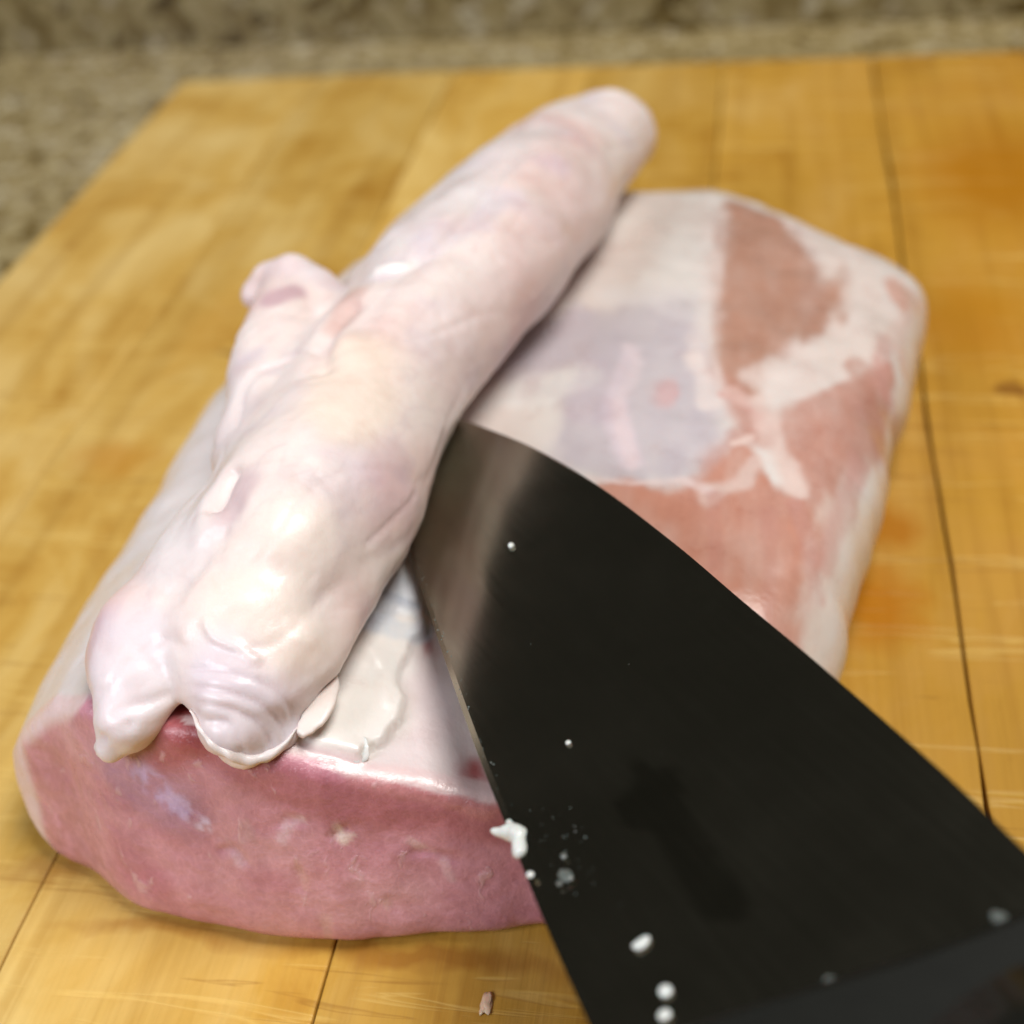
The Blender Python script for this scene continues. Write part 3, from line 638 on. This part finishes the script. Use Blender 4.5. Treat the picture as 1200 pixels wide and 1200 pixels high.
def steel_material():
    M_, nt, B = new_mat('dark_steel'); L = nt.links.new
    B.inputs['Metallic'].default_value = 1.0
    v = objco(nt)
    # brushed grain across the blade and a greasy smear
    bt = nt.nodes.new('ShaderNodeAttribute'); bt.attribute_name = 'brush'
    mp = nt.nodes.new('ShaderNodeMapping'); mp.inputs['Scale'].default_value = (55, 1100, 1); L(bt.outputs['Vector'], mp.inputs[0])
    br = noise(nt, mp.outputs[0], 1.0, 3, 0.6)
    sm = noise(nt, v, 60.0, 3, 0.55, 0.4)
    L(mth(nt, 'MULTIPLY_ADD', br, 0.07, mth(nt, 'MULTIPLY_ADD', sm, 0.12, 0.09)), B.inputs['Roughness'])
    ga = nt.nodes.new('ShaderNodeAttribute'); ga.attribute_name = 'grease'
    c = mixc(nt, (0.31, 0.295, 0.235), (0.21, 0.2, 0.155), ga.outputs['Fac'])
    L(c, B.inputs['Base Color'])
    bp = node(nt, 'ShaderNodeBump', Strength=0.03, Distance=0.0002); L(br, bp.inputs['Height']); L(bp.outputs[0], B.inputs['Normal'])
    return M_
def simple(name, col, rough=0.4, metal=0.0, coat=0.0, sss=0.0, nscale=300.0, namp=0.12, trans=0.0):
    M_, nt, B = new_mat(name); L = nt.links.new
    n = noise(nt, objco(nt), nscale, 3)
    c = np.asarray(col)
    r = ramp(nt, [(0.3, c * (1 - namp)), (0.7, np.minimum(c * (1 + namp), 1))]); L(n, r.inputs[0]); L(r.outputs[0], B.inputs['Base Color'])
    B.inputs['Roughness'].default_value = rough; B.inputs['Metallic'].default_value = metal; B.inputs['Coat Weight'].default_value = coat
    B.inputs['Subsurface Weight'].default_value = sss; B.inputs['Subsurface Scale'].default_value = 0.001
    B.inputs['Transmission Weight'].default_value = trans
    return M_
WOOD = wood_material(); GRAN = granite_material('speckled_granite', 1.0); GRAN_SHADED = granite_material('shaded_granite', 0.72, 0.6)  # second granite is the same stone, with the backsplash's shade put into its tone
MEAT = flesh_material('raw_meat', 0.18, 0.32, 0.4); FAT = flesh_material('raw_fat', 0.35, 0.42, 0.22)
STEEL = steel_material()
GUARD = simple('black_guard', lin((17, 18, 14)), 0.4, 0.0, 0.2)
GREASE = simple('grey_grease', lin((98, 104, 100)), 0.25, 0, 0.3, 0.2)
CRUMB = simple('pink_shred', lin((224, 190, 160)), 0.35, 0, 0.2, 0.3)
SCRAP = simple('fat_scrap', lin((214, 218, 214)), 0.35, 0, 0.2, 0.2)

# ------------------------------------------------------------------ counter, backsplash, board
def slab(name, x0, x1, y0, y1, z0, z1, mat, parent=None, bev=0.0, seg=2, wave=0.0):
    bm = bmesh.new(); bmesh.ops.create_cube(bm, size=1)
    for v in bm.verts: v.co = Vector((x0 + (v.co.x + .5) * (x1 - x0), y0 + (v.co.y + .5) * (y1 - y0), z0 + (v.co.z + .5) * (z1 - z0)))
    if wave:
        for yy in np.linspace(y0, y1, 46)[1:-1]:
            bmesh.ops.bisect_plane(bm, geom=bm.verts[:] + bm.edges[:] + bm.faces[:], plane_co=(0, yy, 0), plane_no=(0, 1, 0))
    if bev: bmesh.ops.bevel(bm, geom=[e for e in bm.edges if e.calc_face_angle(0) > 0.5], offset=bev, segments=seg, affect='EDGES', profile=0.6)
    if wave:
        co = np.array([v.co for v in bm.verts]); lf = co[:, 0] < 0.5 * (x0 + x1)
        sd = np.where(lf, x0, x1)
        off = wave * fbm(np.c_[np.round(sd, 2) * 40, co[:, 1], 0 * sd], 22, 3, 5) + 0.6 * wave * fbm(np.c_[sd * 900, co[:, 1], 0 * sd], 45, 2, 6)
        for v, o_ in zip(bm.verts, off): v.co.x += o_
    me = bpy.data.meshes.new(name); bm.to_mesh(me); bm.free()
    return link(name, me, mat, parent)
ct = slab('countertop', -1.2, 1.0, -0.35, 0.69, -0.065, -0.034, GRAN, None, 0.003)
tag(ct, 'speckled olive grey granite countertop under the cutting board', 'countertop', kind='structure')
bs = slab('backsplash', -1.2, 1.0, 0.6705, 0.693, -0.0338, 0.068, GRAN_SHADED, None, 0.0006)
tag(bs, 'low granite backsplash along the back of the counter', 'backsplash', kind='structure')
board = empty('cutting_board', (-0.03, 0.23, -0.034))
tag(board, 'golden wooden cutting board with dark seams and stains under the raw pork', 'cutting board')
seams = [-0.237, -0.1765, -0.1218, -0.0662, -0.0148, 0.0408, 0.097, 0.152, 0.207]
gaps = [0, 0.00012, 0.0004, 0.0005, 0.00015, 0.0006, 0.0004, 0.0004, 0]
for i in range(len(seams) - 1):
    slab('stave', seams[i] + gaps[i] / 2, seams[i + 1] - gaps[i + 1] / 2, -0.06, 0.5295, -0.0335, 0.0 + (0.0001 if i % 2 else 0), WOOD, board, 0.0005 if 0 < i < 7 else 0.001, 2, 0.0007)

# ------------------------------------------------------------------ pork loin
pork = empty('pork_loin', (-0.045, 0.235, 0.0))
tag(pork, 'raw pork loin half trimmed, its white fat rolled over on top', 'meat')

H_ = 0.0007
def grid(lo, hi, h):
    ax = [np.arange(lo[i], hi[i] + h, h, dtype=np.float32) for i in range(3)]
    return ax, np.meshgrid(*ax, indexing='ij')
gx = np.array(W('front_cut')); o_ = np.argsort(gx[:, 0])
fx = np.concatenate([[-0.16, -0.145], gx[o_, 0], [0.01, 0.06]]); fy = np.concatenate([[0.19, 0.166], gx[o_, 1], [0.141, 0.152]])
fs = catmull(np.stack([fx, fy], 1), 6)
LEAN = 0.22
def front_y(x): return np.interp(x, fs[:, 0], fs[:, 1])
hx = [-0.14, -0.126, -0.119, -0.113, -0.103, -0.083, -0.067, -0.0585, -0.048, -0.038, -0.015, 0.01, 0.05]
hz = [0.022, 0.026, 0.031, 0.0365, 0.0425, 0.0415, 0.038, 0.0348, 0.0316, 0.0288, 0.0245, 0.021, 0.018]
bx = [-0.14, -0.122, -0.10, -0.06, -0.02, 0.01, 0.03, 0.05]
bz = [0.024, 0.030, 0.037, 0.0365, 0.0345, 0.032, 0.0295, 0.027]
def top_z(x, y):
    t = sstep(0.135, 0.21, y)
    return (1 - t) * np.interp(x, hx, hz) + t * np.interp(x, bx, bz) - 0.004 * sstep(0.29, 0.36, y)
side = np.array(LOIN_SIDE)
sidep = catmull(side, 6, True)

def build_loin():
    ax, (X, Y, Z) = grid((-0.142, 0.105, -0.002), (0.05, 0.372, 0.05), H_)
    x2, y2 = np.meshgrid(ax[0], ax[1], indexing='ij')
    Q = np.stack([x2.ravel(), y2.ravel()], 1)
    Pn = np.stack([Q[:, 0], Q[:, 1], 0 * Q[:, 0]], 1)
    ds = poly_sd(Q, sidep) + 0.0022 * fbm(Pn, 45, 2, 3) + 0.0006 * fbm(Pn, 180, 2, 5)
    tz = top_z(Q[:, 0], Q[:, 1]) + 0.0011 * fbm(Pn, 42, 2, 9) + 0.00035 * fbm(Pn, 170, 2, 11)
    fy_ = front_y(Q[:, 0]) + 0.0006 * fbm(Pn * [1, 0, 0], 120, 2, 15)
    sl = np.gradient(fs[:, 1], fs[:, 0]); slx = np.interp(Q[:, 0], fs[:, 0], sl)
    nf = 1 / np.sqrt(1 + np.minimum(slx, 1.5) ** 2)
    shp = (len(ax[0]), len(ax[1]))
    ds = ds.reshape(shp)[:, :, None].astype(np.float32); tz = tz.reshape(shp)[:, :, None].astype(np.float32)
    fy_ = fy_.reshape(shp)[:, :, None].astype(np.float32); nf = nf.reshape(shp)[:, :, None].astype(np.float32)
    zz = ax[2][None, None, :]
    zm = 0.55 * tz
    dside = ds + 0.006 * ((zz - zm) / (0.55 * tz)) ** 2 * np.where(zz < zm, 1.3, 1.0)
    D = smax(dside, zz - tz, 0.010)
    # rounded belly where the cut meets the board, crisp upper rim
    df = (fy_ - 0.0020 + LEAN * zz + 0.0030 * np.exp(-zz / 0.0032) - ax[1][None, :, None]) * nf
    D = smax(D, df, 0.0022)
    D = smax(D, 0.0003 - zz, 0.003)
    return surface_nets(D.astype(np.float32), np.array([ax[0][0], ax[1][0], ax[2][0]]), H_)
LV, LF = build_loin()
LV = relax(LV, LF, 6)

FL = np.float32(1.22)
def build_flap():
    h = 0.0007
    prim = [(n, W(n)) for n in names('flap_add')]
    allp = np.concatenate([p for _, p in prim])
    lo = (allp[:, :3] - allp[:, 3:]).min(0) - 0.006; hi = (allp[:, :3] + allp[:, 3:]).max(0) + 0.006
    lo[2] = max(lo[2], 0.012)
    ax, (X, Y, Z) = grid(lo, hi, h)
    shp = X.shape
    # domain warp evaluated coarsely then spread
    def warp(freq, amp, seed):
        st = 4
        xs = [a[::st] for a in ax]
        g = np.stack([q_.ravel() for q_ in np.meshgrid(*xs, indexing='ij')], 1)
        n = fbm(g, freq, 2, seed).reshape([len(a) for a in xs]) * amp
        for d in range(3):
            L_ = shp[d]; pos_ = np.arange(L_) / st; i0 = np.minimum(pos_.astype(int), n.shape[d] - 1); i1 = np.minimum(i0 + 1, n.shape[d] - 1)
            f_ = (pos_ - i0).astype(np.float32); sh = [1, 1, 1]; sh[d] = L_; f_ = f_.reshape(sh)
            n = np.take(n, i0, d) * (1 - f_) + np.take(n, i1, d) * f_
        return n.astype(np.float32)
    wx = X + warp(50, 0.0016, 21); wy = Y + warp(50, 0.0016, 31); wz = (Z + warp(50, 0.0016, 41)) * FL
    D = np.full(shp, 1e3, np.float32)
    def cone(a, b):
        a = a.copy(); b = b.copy(); a[2] *= FL; b[2] *= FL
        e = b[:3] - a[:3]; L2 = max(float(e @ e), 1e-12)
        t = np.clip(((wx - a[0]) * e[0] + (wy - a[1]) * e[1] + (wz - a[2]) * e[2]) / L2, 0, 1)
        return np.sqrt((wx - a[0] - t * e[0]) ** 2 + (wy - a[1] - t * e[1]) ** 2 + (wz - a[2] - t * e[2]) ** 2) - (a[3] + t * (b[3] - a[3]))
    for n, p in prim:
        k = 0.007 if 'main' in n else 0.0035
        d1 = np.full(shp, 1e3, np.float32)
        for i in range(len(p) - 1): d1 = np.minimum(d1, cone(p[i].astype(np.float32), p[i + 1].astype(np.float32)))
        D = smin(D, d1, k)
    for n in names('flap_cut'):
        p = W(n).astype(np.float32); d1 = np.full(shp, 1e3, np.float32)
        for i in range(len(p) - 1): d1 = np.minimum(d1, cone(p[i], p[i + 1]))
        if 'rag' in n:
            near = np.abs(d1) < 0.004; G_ = np.stack([X[near], Y[near], Z[near]], 1)
            d1[near] += 0.0011 * fbm(G_, 330, 3, 44); D = smax(D, -d1, 0.0009)
        else: D = smax(D, -d1, 0.003)
    return surface_nets(D, np.array([a[0] for a in ax]), h)
PV, PF = build_flap()
PV = relax(PV, PF, 4)

# --- relief: creases (negative) and ridges (positive) drawn along measured lines
def relief(V, F, prefix):
    N = normals(V, F); D = np.zeros(len(V))
    for n in names(prefix):
        wdt, amp = STYLE[n]
        d, t = seg_dist(V, catmull(W(n), 5))
        D += (0.55 if n.startswith('lr_') else 1.0) * amp * np.exp(-(d / wdt) ** 2) * np.clip(np.minimum(t, 1 - t) * 8, 0.15, 1)
    return V + N * D[:, None], N
PV2, PN = relief(PV, PF, 'fr_')
ua = np.array([-0.42, -0.90, 0.08]); ua /= np.linalg.norm(ua)
PA = PV - 0.72 * (PV @ ua)[:, None] * ua
PV2 = PV2 + PN * (0.00055 * fbm(PA, 95, 3, 64) - 0.00022 * np.exp(-(fbm(PA, 70, 2, 66) / 0.06) ** 2) + 0.00020 * fbm(PV, 130, 3, 61) + 0.00007 * fbm(PV, 600, 2, 71))[:, None]
LV2, LN = relief(LV, LF, 'lr_')

# --- colours of the flap: creamy fat, pinkish and greyish films, painted shade on the roll's sides
def paint(V, C, prefix, mesh_seed=0):
    for n in names(prefix):
        col, wdt, a = TINT[n]
        d, t = seg_dist(V, W(n))
        dn = d * (1 + 0.35 * fbm(V, 110, 3, 80 + mesh_seed))
        if prefix == 'lt_': dn = dn + 0.3 * wdt * 1.6 * fbm(V * [1, 0.3, 1], 230, 3, 83)
        mk = a * (1 - sstep(0.35 * wdt, wdt, dn))
        if prefix == 'lt_': mk = mk * np.clip(0.85 + 0.75 * fbm(V * [1, 0.3, 1], 300, 3, 87), 0.25, 1)
        if n.startswith('ct_l'): mk = mk * sstep(-0.4, 0.2, fbm(V * [1, 1, 0.5], 650, 2, 85))
        mk = mk[:, None]
        C = C * (1 - mk) + lin(col) * mk
    return C
C = np.tile(lin((238, 224, 219)), (len(PV), 1))
n1 = fbm(PV, 38, 3, 91)[:, None]; n2 = fbm(PV, 90, 3, 97)[:, None]
C = C + (lin((232, 202, 196)) - lin((238, 224, 219))) * np.clip(n1 * 1.6, 0, 1) + (lin((218, 205, 211)) - lin((238, 224, 219))) * np.clip(n2 * 1.4, 0, 1)
n3 = fbm(PA, 170, 3, 99)[:, None]; n4 = np.abs(fbm(PA, 120, 3, 101))[:, None]
C = C * (1 - 0.2 * np.clip(n3 * 2, 0, 1)) + lin((226, 200, 196)) * 0.2 * np.clip(n3 * 2, 0, 1)
C = C * (1 - 0.22 * np.exp(-(n4 / 0.03) ** 2)) + lin((202, 180, 184)) * 0.22 * np.exp(-(n4 / 0.03) ** 2)
C = paint(PV, C, 'ft_', 1)
me = fast_mesh('fat_flap', PV2, PF); set_col(me, 'tint', C); set_f(me, 'lean', np.zeros(len(PV)))
link('fat_flap', me, FAT, pork)

# --- colours of the loin
def loin_colours():
    V = LV
    df = front_y(V[:, 0]) + LEAN * V[:, 2] - V[:, 1]          # ~0 on the cut face
    face = sstep(-0.0022, -0.0009, df + 0.0003 * fbm(V, 300, 2, 7))
    # outside: fat everywhere, patches over it
    C = np.tile(lin((224, 216, 210)), (len(V), 1)); lean = np.zeros(len(V))
    stretch = V * np.array([1, 0.45, 1])
    C = C + (lin((216, 200, 192)) - lin((224, 216, 210))) * np.clip(fbm(stretch, 60, 3, 3) * 1.5, 0, 1)[:, None]
    left = sstep(-0.100, -0.112, V[:, 0])[:, None]
    C = C * (1 - 0.7 * left) + lin((222, 214, 214)) * 0.7 * left
    nz = fbm(V * np.array([1, 0.28, 1]), 170, 4, 13); nz2 = fbm(V * np.array([1, 0.4, 1]), 520, 2, 19)
    nz3 = fbm(V, 70, 3, 23); nz4 = fbm(V * np.array([1, 0.3, 1]), 260, 3, 29)
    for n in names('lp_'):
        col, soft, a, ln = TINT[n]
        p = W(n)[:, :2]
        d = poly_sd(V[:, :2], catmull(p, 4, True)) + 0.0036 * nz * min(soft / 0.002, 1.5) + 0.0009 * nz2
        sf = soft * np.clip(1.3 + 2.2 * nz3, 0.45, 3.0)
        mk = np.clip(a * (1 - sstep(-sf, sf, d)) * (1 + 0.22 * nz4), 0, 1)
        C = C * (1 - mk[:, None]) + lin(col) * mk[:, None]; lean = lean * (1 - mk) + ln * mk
    C = paint(V, C, 'lt_', 2)
    # the cut face
    top = top_z(V[:, 0], V[:, 1]) - V[:, 2]
    A = np.tile(lin((207, 147, 160)), (len(V), 1))
    A += (lin((216, 164, 172)) - lin((207, 147, 160))) * np.clip(fbm(V * [1, 1, 1.6], 55, 3, 31) * 1.6, 0, 1)[:, None]
    A += (lin((184, 114, 132)) - lin((207, 147, 160))) * np.clip(fbm(V, 80, 3, 37) * 1.5, 0, 1)[:, None]
    lw = sstep(-0.085, -0.12, V[:, 0])
    A = paint(V, A, 'ct_', 3)
    ds = poly_sd(V[:, :2], sidep)
    edge = np.minimum(top * 0.8, -ds - 0.0045 + 0 * top)
    rimw = (0.0007 + 0.0028 * lw + 0.0006 * fbm(V, 130, 2, 43)) * (1 - 0.9 * sstep(-0.108, -0.101, V[:, 0]) * (1 - sstep(-0.071, -0.067, V[:, 0])))
    rim = (1 - sstep(rimw * 0.5, rimw * 1.3, edge))[:, None]
    A = A * (1 - 0.85 * rim) + lin((228, 208, 206)) * 0.85 * rim
    C = C * (1 - face[:, None]) + A * face[:, None]
    lean = lean * (1 - face) + face * (1 - 0.8 * rim[:, 0])
    return C, lean, face
C, lean, face = loin_colours()
# fibre-bundle relief on the cut face
LV2 = LV2 + LN * (face * (0.00022 * fbm(LV * [1, 1, 1.4], 150, 3, 51) + 0.00012 * np.abs(fbm(LV * [1, 1, 0.6], 420, 2, 57))))[:, None]
# step where a sheet of fat was left on
sh = poly_sd(LV[:, :2], catmull(W('sheet')[:, :2], 5, True)) + 0.0006 * fbm(LV, 260, 2, 77)
LV2 = LV2 + LN * ((1 - face) * (0.0015 + 0.0006 * fbm(LV, 150, 2, 78)) * (1 - sstep(-0.0006, 0.0003, sh)))[:, None]
me = fast_mesh('loin_body', LV2, LF); set_col(me, 'tint', C); set_f(me, 'lean', lean); set_f(me, 'cut', face * lean)
link('loin_body', me, MEAT, pork)

# small shreds of fat that lift off the trimmed side
def flake(name, pts, width, thick, mat, parent, lift=0.0, seed=0, col=(238, 228, 214)):
    """a leaf-like curl of fat along a centre line"""
    P = catmull(pts, 6); n = len(P); T = np.gradient(P, axis=0); T /= np.linalg.norm(T, axis=1)[:, None]
    up = np.array([0, -0.35, 0.94]); sd = np.cross(T, up); sd /= np.linalg.norm(sd, axis=1)[:, None]
    up = np.cross(sd, T); V = []; F = []; K = 14
    r = np.random.default_rng(seed)
    for i in range(n):
        u = i / (n - 1); wv = width * (math.sin(math.pi * (0.06 + 0.88 * u)) ** 0.7) * (1 + 0.05 * r.standard_normal() * (0 < i < n - 1))
        for k in range(K):
            a = 2 * math.pi * k / K
            V.append(P[i] + sd[i] * wv * math.cos(a) + up[i] * (thick * math.sin(a) * (0.5 + 0.5 * math.sin(math.pi * u)) + lift * math.sin(math.pi * u) + 0.25 * wv * math.cos(a) ** 2))
    for i in range(n - 1):
        for k in range(K): F.append((i * K + k, i * K + (k + 1) % K, (i + 1) * K + (k + 1) % K, (i + 1) * K + k))
    V.append(P[0]); V.append(P[-1])
    for k in range(K):
        F.append((len(V) - 2, (k + 1) % K, k)); F.append((len(V) - 1, (n - 1) * K + k, (n - 1) * K + (k + 1) % K))
    me = mesh_from(name, V, F); set_col(me, 'tint', np.tile(lin(col), (len(V), 1)))
    return link(name, me, mat, parent)
for n in names('shred'):
    wd, th, lf, col = STYLE[n]
    flake('fat_shred', W(n), wd, th, FAT, pork, lf, sum(map(ord, n)) % 97, col)

def fringe(name, pts, drop, seed):
    """thin torn lip of fat hanging from the lower edge of a fold"""
    P = resample(catmull(pts, 6), 44); n = len(P); V = []; F = []
    u = np.linspace(0, 1, n)
    ln_ = drop * np.sin(np.pi * np.clip(u, 0.03, 0.97)) ** 0.5 * (0.8 + 0.22 * fbm(np.c_[u * 17, u * 0 + seed, u * 0], 1.0, 4, seed))
    dirs = np.array([0.05, -0.42, -0.9]); dirs /= np.linalg.norm(dirs); nrm = np.array([0.0, -0.9, 0.42])
    rows = [(-0.35, 0.0), (0.0, 0.0006), (0.5, 0.0007), (0.9, 0.0003), (1.0, 0.0), (0.9, -0.0003), (0.3, -0.0005), (-0.35, -0.0006)]
    for i in range(n):
        for (t, h) in rows: V.append(P[i] + dirs * ln_[i] * t + nrm * (h + 0.0002 * math.sin(i * 0.9 + seed)))
    K = len(rows)
    for i in range(n - 1):
        for k in range(K): F.append((i * K + k, (i + 1) * K + k, (i + 1) * K + (k + 1) % K, i * K + (k + 1) % K))
    me = mesh_from(name, V, F); set_col(me, 'tint', np.tile(lin((232, 216, 212)), (len(V), 1)))
    return link(name, me, FAT, pork)
def resample(P, n):
    s = np.concatenate([[0], np.cumsum(np.linalg.norm(np.diff(P, axis=0), axis=1))]); t = np.linspace(0, s[-1], n)
    return np.stack([np.interp(t, s, P[:, k]) for k in range(3)], 1)
for n in names('fringe'):
    fringe('torn_edge', W(n), STYLE[n][0], STYLE[n][1])

# ------------------------------------------------------------------ knife
knife = empty('chef_knife', tuple(np.mean(W('blade_spine'), 0)))
tag(knife, 'dark steel chef knife sliding under the fat, flecked with white scraps', 'knife')
BNv = BN if BN[2] > 0 else -BN
E_ = catmull(W('blade_edge'), 10); SP_ = catmull(W('blade_spine'), 10)
def resample(P, n):
    s = np.concatenate([[0], np.cumsum(np.linalg.norm(np.diff(P, axis=0), axis=1))]); t = np.linspace(0, s[-1], n)
    return np.stack([np.interp(t, s, P[:, k]) for k in range(3)], 1)
NB = 170
Er = resample(E_, NB); Sr = resample(SP_, NB)
prof = [(0.0, 0.00005), (0.020, 0.00036), (0.05, 0.00048), (0.12, 0.00066), (0.20, 0.00082), (0.26, 0.00092), (0.28, 0.00095)] + [(0.3 + 0.0228 * k, 0.00096 + 0.0000047 * k) for k in range(30)] + [(0.985, 0.0011), (1.0, 0.0009)]
V = []; F = []; K = len(prof)
for i in range(NB):
    tip = min(1.0, 0.15 + i / 28)
    for (u, t) in prof: V.append(Er[i] * (1 - u) + Sr[i] * u + BNv * t * tip)
    for (u, t) in prof[::-1]: V.append(Er[i] * (1 - u) + Sr[i] * u - BNv * t * tip)
R_ = 2 * K
for i in range(NB - 1):
    for k in range(R_): F.append((i * R_ + k, (i + 1) * R_ + k, (i + 1) * R_ + (k + 1) % R_, i * R_ + (k + 1) % R_))
F.append(tuple(range(R_))); F.append(tuple((NB - 1) * R_ + k for k in range(R_))[::-1])
me = mesh_from('blade', V, F)
bm = bmesh.new(); bm.from_mesh(me); bmesh.ops.recalc_face_normals(bm, faces=bm.faces); bm.to_mesh(me); bm.free()
Va = np.array([v.co for v in me.vertices])
axis = Sr[-1] - Sr[38]; axis /= np.linalg.norm(axis); cross_ = np.cross(BNv, axis)
def b2(P): return np.stack([(np.asarray(P) - Er[0]) @ axis, (np.asarray(P) - Er[0]) @ cross_], 1)
sp_ = catmull(b2(W('smear')), 5, True); q2 = b2(Va)
gr = 1 - sstep(-0.0006, 0.0005, poly_sd(q2, sp_) + 0.0007 * fbm(np.c_[q2, q2[:, 0] * 0], 350, 3, 8))
set_f(me, 'grease', gr)
set_col(me, 'brush', np.c_[q2, q2[:, :1] * 0])
blade = link('blade', me, STEEL, knife)
me.set_sharp_from_angle(angle=math.radians(7))
# bolster and handle (the handle runs out of the picture towards the hand)
bc = catmull(W('bolster'), 8); d_ax = axis
def sweep_plate(name, front, length, half, mat, bulge=0.0):
    V = []; F = []; n = len(front); rows = [(-0.0, half * 0.55), (0.0022, half), (length, half)]
    for (s, hgt) in rows:
        for p in front: V.append(p + d_ax * s + BNv * hgt)
        for p in front[::-1]: V.append(p + d_ax * s - BNv * hgt)
    R = 2 * n
    for j in range(len(rows) - 1):
        for k in range(R): F.append((j * R + k, j * R + (k + 1) % R, (j + 1) * R + (k + 1) % R, (j + 1) * R + k))
    F.append(tuple(range(R))[::-1]); F.append(tuple((len(rows) - 1) * R + k for k in range(R)))
    me = mesh_from(name, V, F); me.set_sharp_from_angle(angle=math.radians(40)); return link(name, me, mat, knife)
sweep_plate('bolster', bc, 0.012, 0.0042, GUARD)
mid = bc[len(bc) * 6 // 10] + d_ax * 0.011
hv = []; hf = []
for j in range(12):
    u = j / 11; c_ = mid + d_ax * 0.11 * u + cross_ * 0.0; ra = 0.0125 * (1 - 0.15 * math.sin(3 * u)); rb = 0.008
    for k in range(20):
        a = 2 * math.pi * k / 20; hv.append(c_ + cross_ * ra * math.cos(a) + BNv * rb * math.sin(a))
for j in range(11):
    for k in range(20): hf.append((j * 20 + k, j * 20 + (k + 1) % 20, (j + 1) * 20 + (k + 1) % 20, (j + 1) * 20 + k))
hf.append(tuple(range(20))[::-1]); hf.append(tuple(220 + k for k in range(20)))
link('handle', mesh_from('handle', hv, hf), GUARD, knife)

# ------------------------------------------------------------------ scraps and droplets on the blade
def blob(name, c, axes, rad, seed, mat, rough=0.3, sub=3, nrm=None):
    bm = bmesh.new(); bmesh.ops.create_icosphere(bm, subdivisions=sub, radius=1.0)
    P = np.array([v.co for v in bm.verts]); nz = fbm(P, 1.6, 2, seed)[:, None] * rough; P = P * (1 + nz)
    A = np.array(axes)
    for v, p in zip(bm.verts, P): v.co = Vector(tuple((p * np.array(rad)) @ A))
    for f_ in bm.faces: f_.smooth = True
    me = bpy.data.meshes.new(name); bm.to_mesh(me); bm.free()
    o = link(name, me, mat); o.location = tuple(c); return o
GREY = ('scrap_smear', 'scrap_smear2', 'scrap_smear3', 'scrap_bolster', 'scrap_spine')
BAX = [axis, cross_, BNv]
for n in names('scrap_'):
    (ra, rb, rc, rg, nm, label) = STYLE[n]
    p = W(n)[0] + BNv * (0.001 + rc * 0.5)
    o = blob(nm, p, BAX, (ra, rb, rc), len(n) * 7 + int(p[0] * 1e4) % 50, GREASE if n in GREY else SCRAP, rg)
    tag(o, label, 'fat scrap')
# the curl of fat hanging off the edge: one joined mesh of three lobes
def curl():
    bm = bmesh.new(); P = W('curl')
    for (i, j, r0, r1) in ((0, 1, 0.0007, 0.0014), (1, 2, 0.0014, 0.0019), (2, 3, 0.0019, 0.0012), (2, 4, 0.0017, 0.0007)):
        a, b = P[i], P[j]; T = b - a; ln_ = np.linalg.norm(T); T /= ln_
        bmesh.ops.create_icosphere(bm, subdivisions=2, radius=1.0)
    bm.free()
    # metaball-like union by distance field
    h = 0.00022; lo = P.min(0) - 0.003; hi = P.max(0) + 0.003
    ax, (X, Y, Z) = grid(lo, hi, h)
    G = np.stack([X.ravel(), Y.ravel(), Z.ravel()], 1); D = np.full(len(G), 1e3)
    for (i, j, r0, r1) in ((0, 1, 0.0004, 0.0009), (1, 2, 0.0009, 0.0011), (2, 3, 0.0011, 0.0010), (2, 4, 0.0010, 0.0005), (3, 2, 0.001, 0.0006)):
        a, b = P[i], P[j]; e = b - a; t = np.clip(((G - a) @ e) / (e @ e), 0, 1)
        D = smin(D, np.linalg.norm(G - a - t[:, None] * e, axis=1) - (r0 + t * (r1 - r0)), 0.0006)
    D += 0.00025 * fbm(G, 900, 2, 5)
    V, F = surface_nets(D.reshape(X.shape).astype(np.float32), lo, h)
    me = fast_mesh('fat_curl', relax(V, F, 1), F); o = link('fat_curl', me, SCRAP)
    tag(o, 'white curl of fat hanging over the cutting edge of the knife', 'fat scrap')
curl()
# fine specks along the edge and around the smear
bm = bmesh.new(); r = np.random.default_rng(3)
for (cx, cy, sx, sy, cnt, rmin, rmax) in SPECKS:
    for _ in range(cnt):
        u, v_ = cx + sx * r.standard_normal(), cy + sy * r.random() * (1 if r.random() < 0.5 else -1)
        if not (0.012 < v_ < 0.97 and 20 < u < 89): continue
        u *= (NB - 1) / 89.0
        iu = np.arange(NB)
        p = np.array([np.interp(u, iu, Er[:, k]) * (1 - v_) + np.interp(u, iu, Sr[:, k]) * v_ for k in range(3)])
        t_ = np.interp(v_, [q_[0] for q_ in prof], [q_[1] for q_ in prof])
        rad = rmin + (rmax - rmin) * r.random() ** 3
        mt = Matrix.Translation(Vector(tuple(p + BNv * t_))) @ Matrix.Rotation(r.random() * 6.3, 4, 'Z') @ Matrix.Diagonal((rad * (0.7 + r.random()), rad, rad * 0.3, 1))
        bmesh.ops.create_icosphere(bm, subdivisions=1, radius=1.0, matrix=mt)
me = bpy.data.meshes.new('fat_specks'); bm.to_mesh(me); bm.free()
tag(link('fat_specks', me, GREASE), 'fine pale specks of fat and grease along the knife edge', 'fat specks', kind='stuff')
# crumb of fat on the board in front
P = W('crumb')
o = blob('fat_crumb', P[0], [(1, 0, 0), (0, 1, 0), (0, 0, 1)], (0.0008, 0.0018, 0.00025), 4, CRUMB, 0.8)
tag(o, 'small pale pink shred of fat lying on the board in front of the loin', 'fat scrap')
